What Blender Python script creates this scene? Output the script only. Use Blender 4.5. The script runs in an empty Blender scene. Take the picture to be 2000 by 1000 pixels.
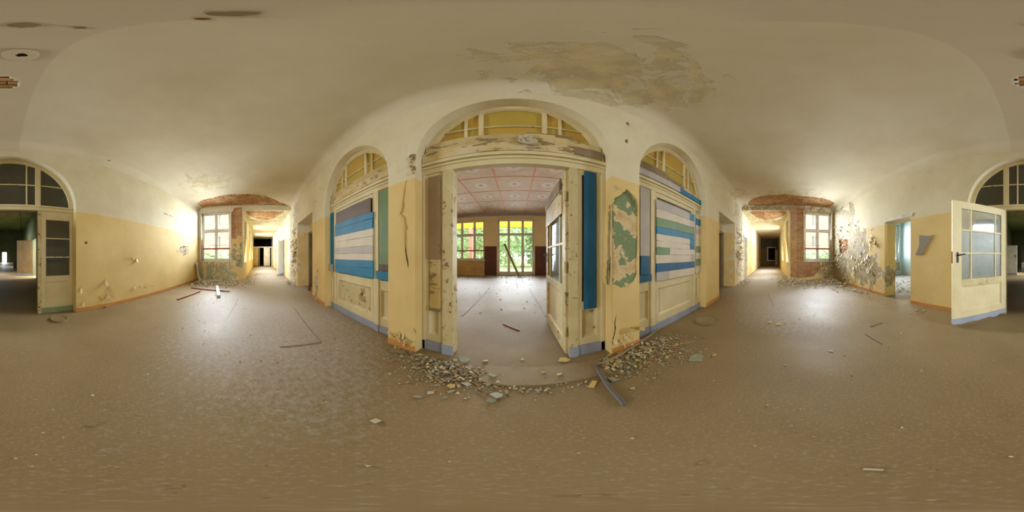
import bpy, bmesh, math, random
import numpy as np
from mathutils import Vector, Matrix
from mathutils.geometry import tessellate_polygon

random.seed(7)
C = bpy.context.scene
COL = C.collection
h = 1.3                      # eye height of the panorama tripod, metres: lengths below are in units of h, z measured from the eye

# ------------------------------------------------------------------ camera, world, lights, exposure
cam = bpy.data.cameras.new('camera')
cam.type = 'PANO'
try:
    cam.cycles.panorama_type = 'EQUIRECTANGULAR'
except Exception:
    pass
try:
    cam.panorama_type = 'EQUIRECTANGULAR'
except Exception:
    pass
cam.clip_start = 0.02
cam.clip_end = 400
co = bpy.data.objects.new('camera', cam)
COL.objects.link(co)
co.location = (0, 0, h)
co.rotation_euler = (math.pi/2, 0, math.radians(1.5))
C.camera = co

SKY = 18.0
# gain and spread of the daylight of each kind of window
G_END, G_COR, G_DAY, G_WASH, G_REAR, G_CELL, G_SIDE = (.34, 88), (.17, 150), (.088, 95), (.13, 150), (.4, 180), (.07, 150), (.9, 150)
DAY = 190.0         # watts per square metre of window
w = bpy.data.worlds.new('overcast_sky')
C.world = w
w.use_nodes = True
bg = w.node_tree.nodes['Background']
bg.inputs[0].default_value = (0.86, 0.93, 1.0, 1)
bg.inputs[1].default_value = SKY
C.view_settings.view_transform = 'Standard'
C.view_settings.look = 'None'
C.view_settings.exposure = -0.25
C.view_settings.gamma = 1
C.view_settings.use_curve_mapping = False
C.cycles.max_bounces = 16
C.cycles.diffuse_bounces = 10
C.cycles.glossy_bounces = 3
C.cycles.transmission_bounces = 4
C.cycles.transparent_max_bounces = 12
C.cycles.caustics_reflective = False
C.cycles.caustics_refractive = False


def daylight(x0, y0, x1, y1, z0, z1, nx, ny, gain=1.0, spread=180):
    """soft daylight entering through a window opening"""
    l = bpy.data.lights.new('window_daylight', 'AREA')
    l.shape = 'RECTANGLE'
    l.size = math.hypot(x1-x0, y1-y0)*h
    l.size_y = (z1-z0)*h
    l.energy = DAY*gain*l.size*l.size_y
    l.color = (.84, .92, 1.0)
    l.spread = math.radians(spread)
    o = bpy.data.objects.new('window_daylight', l)
    COL.objects.link(o)
    o.location = ((x0+x1)/2*h, (y0+y1)/2*h, ((z0+z1)/2+1)*h)
    o.rotation_euler = Vector((nx, ny, -.1)).to_track_quat('-Z', 'Y').to_euler()
    return o


# ------------------------------------------------------------------ pixel helpers (read off the photograph once, on real planes)
def az(px):
    return math.radians((px-1008.3)*0.18)

def el(py):
    return math.radians((500-py)*0.18)

def on_y(px, py, Y):
    a = az(px); d = Y/math.cos(a)
    return (Y*math.tan(a), math.tan(el(py))*d)

def on_x(px, py, X):
    a = az(px); d = X/math.sin(a)
    return (d*math.cos(a), math.tan(el(py))*d)

def on_z(px, py, Z):
    a = az(px); d = Z/math.tan(el(py))
    return (d*math.sin(a), d*math.cos(a))

def on_floor(px, py):
    return on_z(px, py, -1)

# ------------------------------------------------------------------ materials
def srgb(r, g, b):
    f = lambda c: c/12.92 if c <= .04045 else ((c+.055)/1.055)**2.4
    return (f(r/255), f(g/255), f(b/255), 1)

class Mat:
    def __init__(s, name):
        s.m = bpy.data.materials.new(name)
        s.m.use_nodes = True
        s.t = s.m.node_tree
        s.b = s.t.nodes['Principled BSDF']
        s.out = s.t.nodes['Material Output']
    def n(s, typ, ins=(), **props):
        n = s.t.nodes.new(typ)
        for k, v in props.items():
            setattr(n, k, v)
        items = ins.items() if isinstance(ins, dict) else enumerate(ins)
        for k, v in items:
            if v is None: continue
            s.set(n.inputs[k], v)
        return n
    def set(s, sock, v):
        if isinstance(v, bpy.types.NodeSocket):
            s.t.links.new(v, sock)
        else:
            if sock.type in ('RGBA',) and len(v) == 3: v = (*v, 1)
            sock.default_value = v
    def pos(s):
        return s.n('ShaderNodeNewGeometry').outputs['Position']
    def objc(s):
        return s.n('ShaderNodeTexCoord').outputs['Object']
    def gen(s):
        return s.n('ShaderNodeTexCoord').outputs['Generated']
    def xyz(s, v):
        return s.n('ShaderNodeSeparateXYZ', [v]).outputs
    def scale(s, v, sc):
        return s.n('ShaderNodeVectorMath', [v, sc], operation='MULTIPLY').outputs[0]
    def noise(s, v, scale, detail=4, rough=.55, dist=0):
        n = s.n('ShaderNodeTexNoise', {'Vector': v, 'Scale': scale, 'Detail': detail, 'Roughness': rough, 'Distortion': dist})
        return n.outputs[0]
    def ramp(s, f, stops, interp='LINEAR'):
        n = s.n('ShaderNodeValToRGB', [f])
        r = n.color_ramp
        r.interpolation = interp
        while len(r.elements) < len(stops): r.elements.new(.5)
        for e, (p, c) in zip(r.elements, stops):
            e.position = p
            e.color = c if isinstance(c, tuple) else (c, c, c, 1)
        return n.outputs[0]
    def mix(s, f, a, b, blend='MIX'):
        n = s.n('ShaderNodeMix', data_type='RGBA', blend_type=blend)
        s.set(n.inputs[0], f); s.set(n.inputs[6], a); s.set(n.inputs[7], b)
        return n.outputs[2]
    def math(s, op, a, b=None, clamp=False):
        n = s.n('ShaderNodeMath', [a, b], operation=op)
        n.use_clamp = clamp
        return n.outputs[0]
    def step(s, v, lo, hi):
        n = s.n('ShaderNodeMapRange', [v, lo, hi, 0.0, 1.0])
        n.clamp = True
        return n.outputs[0]
    def blob(s, P, c, r):
        """1 at the centre c, 0 on the ellipsoid of radii r, negative beyond"""
        d = s.n('ShaderNodeVectorMath', [P, c], operation='SUBTRACT').outputs[0]
        d = s.scale(d, tuple(1/x for x in r))
        l = s.n('ShaderNodeVectorMath', [d], operation='LENGTH').outputs['Value']
        return s.math('SUBTRACT', 1.0, l)
    def bump(s, hgt, strength=.3, dist=.01, prev=None):
        n = s.n('ShaderNodeBump', {'Strength': strength, 'Distance': dist, 'Height': hgt})
        if prev is not None: s.set(n.inputs['Normal'], prev)
        return n.outputs[0]
    def fin(s, color, rough=.8, normal=None, spec=.25):
        s.set(s.b.inputs['Base Color'], color)
        s.set(s.b.inputs['Roughness'], rough)
        s.b.inputs['Specular IOR Level'].default_value = spec
        if normal is not None: s.set(s.b.inputs['Normal'], normal)
        return s.m

YEL, YEL2 = srgb(228, 202, 140), srgb(214, 185, 119)
WHT, WHT2 = srgb(226, 217, 188), srgb(208, 196, 160)
PLA = [(.25, srgb(232, 224, 204)), (.42, srgb(206, 196, 172)), (.55, srgb(190, 158, 104)), (.68, srgb(176, 172, 164)), (.8, srgb(150, 160, 128))]

def wall_mat(name, patches=(), amp=3.2, pst=(1, 1, 1), dado=True, zl=.775, yel=YEL, yel2=YEL2, wht=WHT, wht2=WHT2, stops=PLA, flake=.0, seed=0.0):
    """two-tone wall paint, with areas (centre, radii in h) where the paint has come off"""
    m = Mat(name)
    P = m.pos()
    V = m.n('ShaderNodeVectorMath', [P, (seed, seed*1.7, seed*.6)], operation='ADD').outputs[0]
    x, y, z = m.xyz(P)
    big = m.noise(V, .9, 5, .6)
    med = m.noise(V, 5, 6, .65)
    fine = m.noise(V, 60, 3, .6)
    lower = m.mix(m.step(big, .35, .7), yel, yel2)
    upper = m.mix(m.step(big, .35, .72), wht, wht2)
    zz = m.math('ADD', z, m.math('MULTIPLY', m.math('SUBTRACT', med, .5), .03))
    col = m.mix(m.step(zz, (zl+1)*h-.006, (zl+1)*h+.006), lower, upper) if dado else upper
    # scuffs
    sc = m.noise(m.scale(V, (1, 1, .35)), 9, 5, .7)
    col = m.mix(m.math('MULTIPLY', m.step(sc, .6, .8), .35), col, srgb(176, 150, 100))
    H = m.math('MULTIPLY', med, .4)
    tot = None
    for c, r in patches:
        b = m.blob(P, (c[0]*h, c[1]*h, (c[2]+1)*h), tuple(q*h for q in r))
        tot = b if tot is None else m.math('MAXIMUM', tot, b)
    peel_n = m.noise(m.scale(V, pst), 3.2, 8, .62, .3)
    if tot is not None:
        f = m.math('ADD', tot, m.math('MULTIPLY', m.math('SUBTRACT', peel_n, .5), amp))
        k = m.step(f, .16, .2)
        under = m.ramp(m.noise(m.scale(V, pst), 4.5, 7, .6, .5), stops)
        under = m.mix(m.math('MULTIPLY', fine, .35), under, srgb(150, 140, 116))
        edge = m.math('SUBTRACT', m.step(f, .02, .16), k)
        col = m.mix(m.math('MULTIPLY', edge, .45), col, srgb(250, 240, 214))
        col = m.mix(k, col, under)
        H = m.math('SUBTRACT', H, m.math('MULTIPLY', k, .9))
    if flake > 0:
        k2 = m.step(m.noise(m.scale(V, (1, 1, .7)), 7, 6, .7, .4), 1-flake, 1-flake+.02)
        col = m.mix(k2, col, srgb(226, 214, 184))
        H = m.math('SUBTRACT', H, m.math('MULTIPLY', k2, .6))
    nb = m.bump(H, .55, .012)
    nb = m.bump(fine, .12, .004, nb)
    return m.fin(col, .75, nb, .2)

def paint(name, c, c2=None, wear=None, wearc=(120, 92, 60), sc=6, rough=.55, grain=None, bump=.15, spec=.35):
    """painted or bare timber / metal; wear = noise threshold above which the coat is gone"""
    m = Mat(name)
    V = m.objc()
    P = m.pos()
    n1 = m.noise(P, sc*.5, 4, .6)
    col = m.mix(m.step(n1, .35, .7), srgb(*c), srgb(*(c2 or tuple(int(q*.92) for q in c))))
    n2 = m.noise(m.scale(P, grain) if grain else P, sc*2, 7, .7, .3)
    H = m.math('MULTIPLY', n2, .3)
    if wear:
        k = m.step(n2, wear, wear+.03)
        col = m.mix(k, col, srgb(*wearc))
        H = m.math('SUBTRACT', H, m.math('MULTIPLY', k, .5))
    return m.fin(col, rough, m.bump(H, bump*2, .006), spec)

def plain(name, c, rough=.7, metal=0, spec=.3):
    m = Mat(name)
    n = m.noise(m.pos(), 12, 5, .6)
    col = m.mix(m.math('MULTIPLY', n, .3), srgb(*c), srgb(*tuple(int(q*.75) for q in c)))
    m.b.inputs['Metallic'].default_value = metal
    return m.fin(col, rough, None, spec)

def glass(name, tint=(.93, .96, .95), refl=.12, dirt=.12, dcol=(190, 190, 175), rough=.06):
    """thin dusty pane: transparent, a little mirror, a little dust film"""
    m = Mat(name)
    n = m.noise(m.pos(), 5, 5, .65)
    tr = m.n('ShaderNodeBsdfTransparent', [(*tint, 1)])
    gl = m.n('ShaderNodeBsdfGlossy', {'Color': (.9, .95, .95, 1), 'Roughness': rough})
    fr = m.n('ShaderNodeFresnel', {'IOR': 1.45})
    s1 = m.n('ShaderNodeMixShader', [m.math('ADD', fr.outputs[0], refl*.3, True), tr.outputs[0], gl.outputs[0]])
    df = m.n('ShaderNodeBsdfDiffuse', [srgb(*dcol)])
    s2 = m.n('ShaderNodeMixShader', [m.math('MULTIPLY', n, dirt*2, True), s1.outputs[0], df.outputs[0]])
    m.t.links.new(s2.outputs[0], m.out.inputs[0])
    return m.m

def brick_mat(name, base=(168, 116, 74), alt=(196, 148, 102)):
    m = Mat(name)
    r = m.n('ShaderNodeObjectInfo').outputs['Random']
    n = m.noise(m.pos(), 14, 6, .65)
    n2 = m.noise(m.pos(), 2.2, 4, .6)
    col = m.mix(r, srgb(*base), srgb(*alt))
    col = m.mix(m.step(n2, .52, .68), col, srgb(196, 172, 122))
    col = m.mix(m.math('MULTIPLY', m.step(n, .5, .8), .6), col, srgb(214, 190, 160))
    return m.fin(col, .9, m.bump(n, .6, .01), .1)

M = {}
M['front'] = wall_mat('front_wall_paint', patches=[((-6.2, 1.21, 0), (1.05, .4, 1.6)), ((6.1, 1.21, .1), (1.0, .4, 1.5)), ((-5.55, 1.21, 1.4), (.5, .4, .7)), ((5.7, 1.21, 1.5), (.7, .4, .6)), ((-3.35, 1.21, -.62), (.13, .3, .32))], amp=2.5, stops=[(.28, srgb(236, 230, 214)), (.42, srgb(214, 204, 170)), (.47, srgb(176, 150, 96)), (.51, srgb(230, 224, 206)), (.6, srgb(206, 206, 196)), (.66, srgb(150, 160, 156)), (.75, srgb(226, 220, 200))], flake=.24)
M['back'] = wall_mat('back_wall_paint', patches=[((6.0, -2.52, .4), (1.5, .4, 2.2)), ((4.6, -2.52, .2), (1.0, .4, .75)), ((3.9, -2.52, -.4), (1.0, .4, .5)), ((5.4, -2.52, 1.2), (1.1, .4, .8)), ((-5.0, -2.52, .2), (.35, .3, .2)), ((3.05, -2.7, -.55), (.2, .25, .3))], amp=2.3, stops=[(.28, srgb(206, 190, 146)), (.4, srgb(186, 166, 118)), (.47, srgb(150, 124, 78)), (.52, srgb(190, 176, 140)), (.6, srgb(172, 166, 152)), (.75, srgb(142, 150, 138))], flake=.22, seed=3.1)
M['endl'] = wall_mat('west_wall_paint', patches=[((-6.4, -1.7, -.6), (.4, 1.0, .42)), ((-6.4, -.85, .0), (.4, .3, .55)), ((-6.4, -2.45, -.5), (.3, .25, .5))],
                     stops=[(.3, srgb(172, 172, 128)), (.45, srgb(190, 178, 124)), (.56, srgb(164, 166, 128)), (.66, srgb(178, 170, 156)), (.8, srgb(150, 152, 128))], yel=srgb(214, 184, 120), flake=.25, seed=5.3, pst=(1, 1, .45))
M['endr'] = wall_mat('east_wall_paint', patches=[((6.4, -2.3, -.5), (.4, .5, .5)), ((6.4, -2.5, .8), (.4, .2, 1.6)), ((6.4, -.3, 1.95), (.4, 1.9, .3))], amp=2.4, stops=[(.28, srgb(206, 194, 160)), (.42, srgb(186, 166, 118)), (.5, srgb(160, 128, 84)), (.56, srgb(200, 188, 158)), (.66, srgb(160, 158, 146)), (.78, srgb(140, 148, 134))], seed=9.7, flake=.22)
M['corr'] = wall_mat('corridor_paint', patches=[((-7.0, -.68, -.5), (.8, .3, .5)), ((7.2, -.68, .0), (.9, .3, 1.3))], flake=.18, seed=2.2)
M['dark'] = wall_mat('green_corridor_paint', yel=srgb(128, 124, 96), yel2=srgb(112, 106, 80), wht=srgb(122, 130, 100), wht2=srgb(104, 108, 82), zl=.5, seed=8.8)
M['far'] = wall_mat('day_room_wallpaper', dado=False, wht=srgb(228, 208, 166), wht2=srgb(216, 194, 150), seed=4.4)
M['white'] = plain('white_plaster', (226, 218, 196))
def ceil_mat():
    m = Mat('ceiling_distemper')
    P = m.pos()
    x, y, z = m.xyz(P)
    n = m.noise(P, .7, 5, .6)
    col = m.mix(m.step(n, .35, .7), srgb(216, 207, 182), srgb(202, 190, 160))
    # strip over the tripod patched in a greyer plaster
    k = m.math('MULTIPLY', m.step(x, -.31, -.29), m.math('MULTIPLY', m.step(m.math('MULTIPLY', x, -1), -.36, -.34), m.step(m.math('MULTIPLY', y, -1), -.1, .0)))
    col = m.mix(m.math('MULTIPLY', k, .55), col, srgb(196, 180, 158))
    # flaking distemper above the central arch and at both ends
    tot = None
    for c, r in [((.45, .8, 2.05), (.75, .55, .6)), ((.55, 1.15, 1.9), (.6, .3, .25)), ((1.0, .75, 2.05), (.5, .6, .4)), ((5.6, -.5, 2.05), (1.1, 1.9, .5)), ((-4.0, -1.4, 2.05), (.8, .9, .5)), ((-6.0, -.9, 2.05), (.9, 1.3, .5)), ((4.9, 1.0, 1.95), (.8, .4, .5))]:
        b = m.blob(P, (c[0]*h, c[1]*h, (c[2]+1)*h), tuple(q*h for q in r))
        tot = b if tot is None else m.math('MAXIMUM', tot, b)
    f = m.math('ADD', tot, m.math('MULTIPLY', m.math('SUBTRACT', m.noise(m.scale(P, (1, 1.3, 1)), 2.6, 9, .7, .6), .5), 3.6))
    k = m.step(f, .42, .46)
    n3 = m.noise(P, 3.5, 7, .65)
    under = m.ramp(n3, [(.3, srgb(222, 208, 176)), (.48, srgb(204, 190, 146)), (.58, srgb(184, 168, 136)), (.7, srgb(206, 194, 158))])
    col = m.mix(m.math('MULTIPLY', k, .8), col, under)
    H = m.math('SUBTRACT', m.math('MULTIPLY', n3, .25), k)
    nb = m.bump(H, .6, .012)
    nb = m.bump(m.noise(P, 40, 4, .6), .12, .004, nb)
    return m.fin(col, .85, nb, .15)
M['ceil'] = ceil_mat()
M['ceil_plain'] = wall_mat('corridor_ceiling_paint', dado=False, patches=[((-7.6, .3, 1.86), (1.6, 1.2, .4)), ((7.4, .3, 1.86), (1.7, 1.2, .4))], stops=[(.3, srgb(226, 218, 196)), (.5, srgb(206, 196, 150)), (.7, srgb(188, 160, 112))])
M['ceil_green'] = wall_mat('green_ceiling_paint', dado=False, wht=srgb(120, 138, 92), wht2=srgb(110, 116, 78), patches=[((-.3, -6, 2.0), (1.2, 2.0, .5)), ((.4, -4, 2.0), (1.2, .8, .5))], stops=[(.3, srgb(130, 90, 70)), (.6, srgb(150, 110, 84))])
# pale pools of window light painted into the dusty floor colour: ends, corridors, rooms
LIGHT_POOLS = [((-4.5, .1), (4.0, 1.8)), ((5.2, -.4), (3.2, 2.0)), ((-10, .2), (5.5, 1.2)), ((10, .2), (5.5, 1.2)), ((.2, 6.0), (4, 3.0)), ((4.2, -4.6), (2.4, 2.2))]
def floor_mat():
    m = Mat('dusty_linoleum')
    P = m.pos()
    big = m.noise(P, .55, 5, .6)
    med = m.noise(m.scale(P, (1, 1.4, 1)), 4, 8, .7, .4)
    fin = m.noise(P, 45, 6, .75)
    col = m.mix(m.step(big, .3, .7), srgb(152, 132, 96), srgb(132, 111, 74))
    col = m.mix(m.math('MULTIPLY', m.step(med, .5, .75), .5), col, srgb(140, 116, 86))
    col = m.mix(m.math('MULTIPLY', m.step(fin, .52, .8), .5), col, srgb(206, 196, 178))
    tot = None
    for c, r in LIGHT_POOLS:
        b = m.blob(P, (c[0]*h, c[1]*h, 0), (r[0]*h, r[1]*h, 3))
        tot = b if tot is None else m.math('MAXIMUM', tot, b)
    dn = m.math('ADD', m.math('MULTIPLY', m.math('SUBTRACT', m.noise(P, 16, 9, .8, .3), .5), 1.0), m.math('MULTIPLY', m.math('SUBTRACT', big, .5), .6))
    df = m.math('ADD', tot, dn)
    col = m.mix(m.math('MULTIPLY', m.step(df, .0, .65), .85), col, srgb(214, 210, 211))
    sm = m.noise(m.scale(P, (.6, 2.5, 1)), 5, 6, .7, 1.2)
    col = m.mix(m.math('MULTIPLY', m.step(sm, .66, .76), .55), col, srgb(112, 94, 76))
    sp = m.n('ShaderNodeTexVoronoi', {'Vector': P, 'Scale': 16.0}).outputs['Distance']
    col = m.mix(m.math('MULTIPLY', m.step(m.math('MULTIPLY', sp, -1), -.075, -.05), .6), col, srgb(92, 78, 58))
    H = m.math('ADD', m.math('MULTIPLY', med, .6), m.math('MULTIPLY', fin, .5))
    rg = m.ramp(big, [(.3, .5), (.7, .68)])
    sc2 = m.noise(m.scale(P, (3.2, .8, 1)), 7, 7, .75, 2.0)
    col = m.mix(m.math('MULTIPLY', m.step(sc2, .63, .7), .5), col, srgb(104, 88, 68))
    sc3 = m.noise(m.scale(P, (1, 1, 1)), 22, 6, .8, .8)
    col = m.mix(m.math('MULTIPLY', m.step(sc3, .62, .7), .4), col, srgb(190, 178, 158))
    return m.fin(col, rg, m.bump(H, .4, .008), .22)
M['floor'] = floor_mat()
M['mortar'] = plain('mortar', (200, 180, 150), .95)
M['brick'] = brick_mat('brick')
M['cream'] = paint('cream_gloss', (222, 208, 166), (210, 195, 148), .72, (150, 116, 74))
M['cream_worn'] = paint('worn_cream_gloss', (206, 192, 146), (190, 172, 122), .585, (128, 92, 58))
M['white_paint'] = paint('white_window_paint', (222, 218, 206), (196, 190, 176), .62, (136, 116, 92))
M['grey_paint'] = paint('blue_grey_kick_paint', (160, 165, 180), (144, 150, 168), .7, (90, 84, 76))
M['green_kick'] = paint('green_kick_paint', (146, 160, 120), (130, 148, 112), .66, (90, 70, 46))
M['blue'] = paint('blue_plank_paint', (32, 130, 170), (24, 108, 148), .7, (60, 80, 90), 5, grain=(1, 1, 6))
M['blue_dark'] = paint('dark_blue_plank_paint', (28, 96, 128), (24, 82, 110), .7, (50, 66, 74), 5)
M['blue_deep'] = paint('scuffed_blue_plank_paint', (36, 104, 146), (28, 84, 122), .6, (62, 78, 84), 5, grain=(1, 1, 6))
M['plank_white'] = paint('off_white_plank_paint', (220, 210, 188), (204, 192, 168), .68, (140, 110, 78), 5, grain=(1, 1, 6))
M['plank_grey'] = paint('grey_white_plank_paint', (192, 186, 178), (176, 170, 164), .68, (120, 96, 78), 5, grain=(1, 1, 6))
M['plank_green'] = paint('green_plank_paint', (124, 150, 104), (104, 136, 92), .68, (86, 78, 52), 5)
M['plank_brown'] = paint('bare_brown_board', (110, 92, 80), (98, 80, 68), None, sc=4)
M['board_tan'] = paint('stained_tan_board', (158, 134, 100), (142, 116, 82), .62, (120, 92, 58), 5)
M['old_wood'] = paint('weathered_plank', (208, 190, 140), (186, 162, 108), .56, (146, 124, 88), 4, grain=(.5, 1, 1.6), bump=.35)
M['old_wood2'] = paint('weathered_yellow_plank', (206, 178, 108), (214, 202, 170), .55, (150, 126, 88), 4, grain=(.5, 1, 1.6), bump=.35)
M['worn'] = paint('bared_panel_wood', (176, 150, 102), (120, 96, 62), .55, (210, 190, 140), 14)
M['grey_wood'] = paint('bare_grey_plank', (150, 132, 102), (130, 110, 82), .6, (92, 76, 54), 5, grain=(1, 1, 4), bump=.35)
M['red_wood'] = paint('red_brown_rail', (170, 96, 66), (150, 84, 58), .7, (200, 170, 140))
M['batten'] = paint('reddish_batten', (164, 108, 78), (140, 92, 66), .66, (190, 160, 130))
M['dark_wood'] = paint('dark_brown_wainscot', (100, 60, 44), (84, 48, 36), None, grain=(4, 1, 1))
M['ypane_a'] = paint('ochre_painted_glass', (200, 162, 74), (186, 152, 70), None, sc=1.5, rough=.4, bump=.02)
M['ypane_b'] = paint('olive_painted_glass', (190, 164, 74), (176, 152, 66), None, sc=1.5, rough=.4, bump=.02)
M['glass'] = glass('window_glass', dirt=.17, dcol=(205, 210, 205))
M['frost'] = glass('frosted_glass', (.72, .76, .7), .1, .45, (160, 162, 148), .4)
M['dim_glass'] = glass('grimy_glass', (.5, .5, .45), .1, .35, (120, 116, 98))
M['wall_chip'] = paint('cream_paint_flake', (222, 206, 162), (206, 182, 124), .66, (196, 184, 156), 8)
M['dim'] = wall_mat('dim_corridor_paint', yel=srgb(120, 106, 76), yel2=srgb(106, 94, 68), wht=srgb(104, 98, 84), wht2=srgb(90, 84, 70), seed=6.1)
M['apron'] = paint('apron_paint', (206, 178, 112), (186, 140, 100), .64, (150, 100, 76), 4)
M['opaque_pane'] = plain('taped_over_glass', (120, 112, 88), .35, 0, .5)
M['black'] = plain('black_iron', (38, 36, 36), .45, .3)
M['rust'] = plain('rusty_iron', (126, 70, 40), .85)
M['iron'] = plain('grey_iron', (120, 116, 112), .6, .3)
M['orange_base'] = paint('orange_skirting', (206, 150, 84), (190, 134, 70), .66, (150, 130, 104))
M['tile'] = None
M['lino'] = paint('lino_offcut', (156, 138, 104), (140, 120, 88), .62, (112, 104, 104), 5)
M['board_white'] = plain('white_sheet', (220, 218, 212), .6)
M['grey_sheet'] = plain('grey_backing_paper', (156, 148, 132), .85)
M['green_chip'] = paint('green_paint_chip', (158, 160, 138), (142, 146, 122), .64, (180, 170, 140), 10)
M['yellow_chip'] = paint('yellow_paint_chip', (208, 180, 114), (192, 164, 98), .64, (214, 200, 166), 10)
M['white_chip'] = paint('white_plaster_chip', (202, 192, 168), (184, 172, 142), .66, (160, 140, 108), 10)
M['orange'] = plain('orange_line_paint', (214, 122, 74))
M['grass'] = plain('lawn', (160, 168, 116), .95)
M['leaf'] = None
M['bark'] = plain('bark', (84, 70, 56), .95)
M['yellow_fascia'] = plain('yellow_render', (228, 172, 36))
M['pink_post'] = plain('pink_render', (214, 150, 140))
M['ext_brick'] = plain('red_brick_facade', (196, 122, 112), .9)

def tile_mat():
    m = Mat('pale_blue_tiles')
    P = m.pos()
    x, y, z = m.xyz(P)
    def line(v, s):
        q = m.math('FRACT', m.math('MULTIPLY', v, 1/s))
        return m.math('LESS_THAN', q, .07)
    g = m.math('MAXIMUM', line(m.math('ADD', x, y), .15), line(z, .15))
    n = m.noise(P, 2, 3)
    col = m.mix(n, srgb(206, 226, 228), srgb(188, 212, 218))
    col = m.mix(g, col, srgb(150, 156, 150))
    return m.fin(col, .3, m.bump(g, -.3, .004), .5)
M['tile'] = tile_mat()

def leaf_mat(name, a, b):
    m = Mat(name)
    n = m.noise(m.pos(), 1.3, 4)
    col = m.mix(m.step(n, .35, .65), srgb(*a), srgb(*b))
    df = m.n('ShaderNodeBsdfDiffuse', [col]); tr = m.n('ShaderNodeBsdfTranslucent', [col])
    s = m.n('ShaderNodeMixShader', [.45, df.outputs[0], tr.outputs[0]])
    m.t.links.new(s.outputs[0], m.out.inputs[0])
    return m.m
M['leaf'] = leaf_mat('tree_leaves', (156, 182, 134), (180, 200, 158))
M['leaf2'] = leaf_mat('bright_tree_leaves', (168, 186, 130), (188, 200, 150))

def panel_mat():
    m = Mat('stencilled_ceiling_panel')
    G = m.objc()
    x, y, z = m.xyz(G)
    r = m.math('SQRT', m.math('ADD', m.math('MULTIPLY', x, x), m.math('MULTIPLY', y, y)))
    n = m.noise(m.pos(), 2.5, 6, .65)
    wob = m.math('ADD', r, m.math('MULTIPLY', m.math('SUBTRACT', m.noise(m.pos(), 26, 2), .5), .03))
    col = m.mix(m.step(n, .4, .7), srgb(198, 172, 146), srgb(184, 156, 130))
    band = m.math('MULTIPLY', m.step(wob, .1, .13), m.math('SUBTRACT', 1.0, m.step(wob, .22, .26)))
    col = m.mix(m.math('MULTIPLY', band, .55), col, srgb(206, 204, 204))
    col = m.mix(m.math('SUBTRACT', 1.0, m.step(r, .05, .065)), col, srgb(176, 110, 66))
    dx = m.math('ABSOLUTE', m.math('SUBTRACT', m.math('ABSOLUTE', x), m.math('ABSOLUTE', y)))
    diag = m.math('MULTIPLY', m.math('SUBTRACT', 1.0, m.step(dx, .012, .02)), m.step(r, .3, .32))
    col = m.mix(m.math('MULTIPLY', diag, .25), col, srgb(206, 140, 104))
    st = m.noise(m.pos(), 1.7, 6, .7)
    col = m.mix(m.math('MULTIPLY', m.step(st, .62, .74), .5), col, srgb(150, 118, 96))
    return m.fin(col, .8, None, .2)
M['panel'] = panel_mat()

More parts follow.
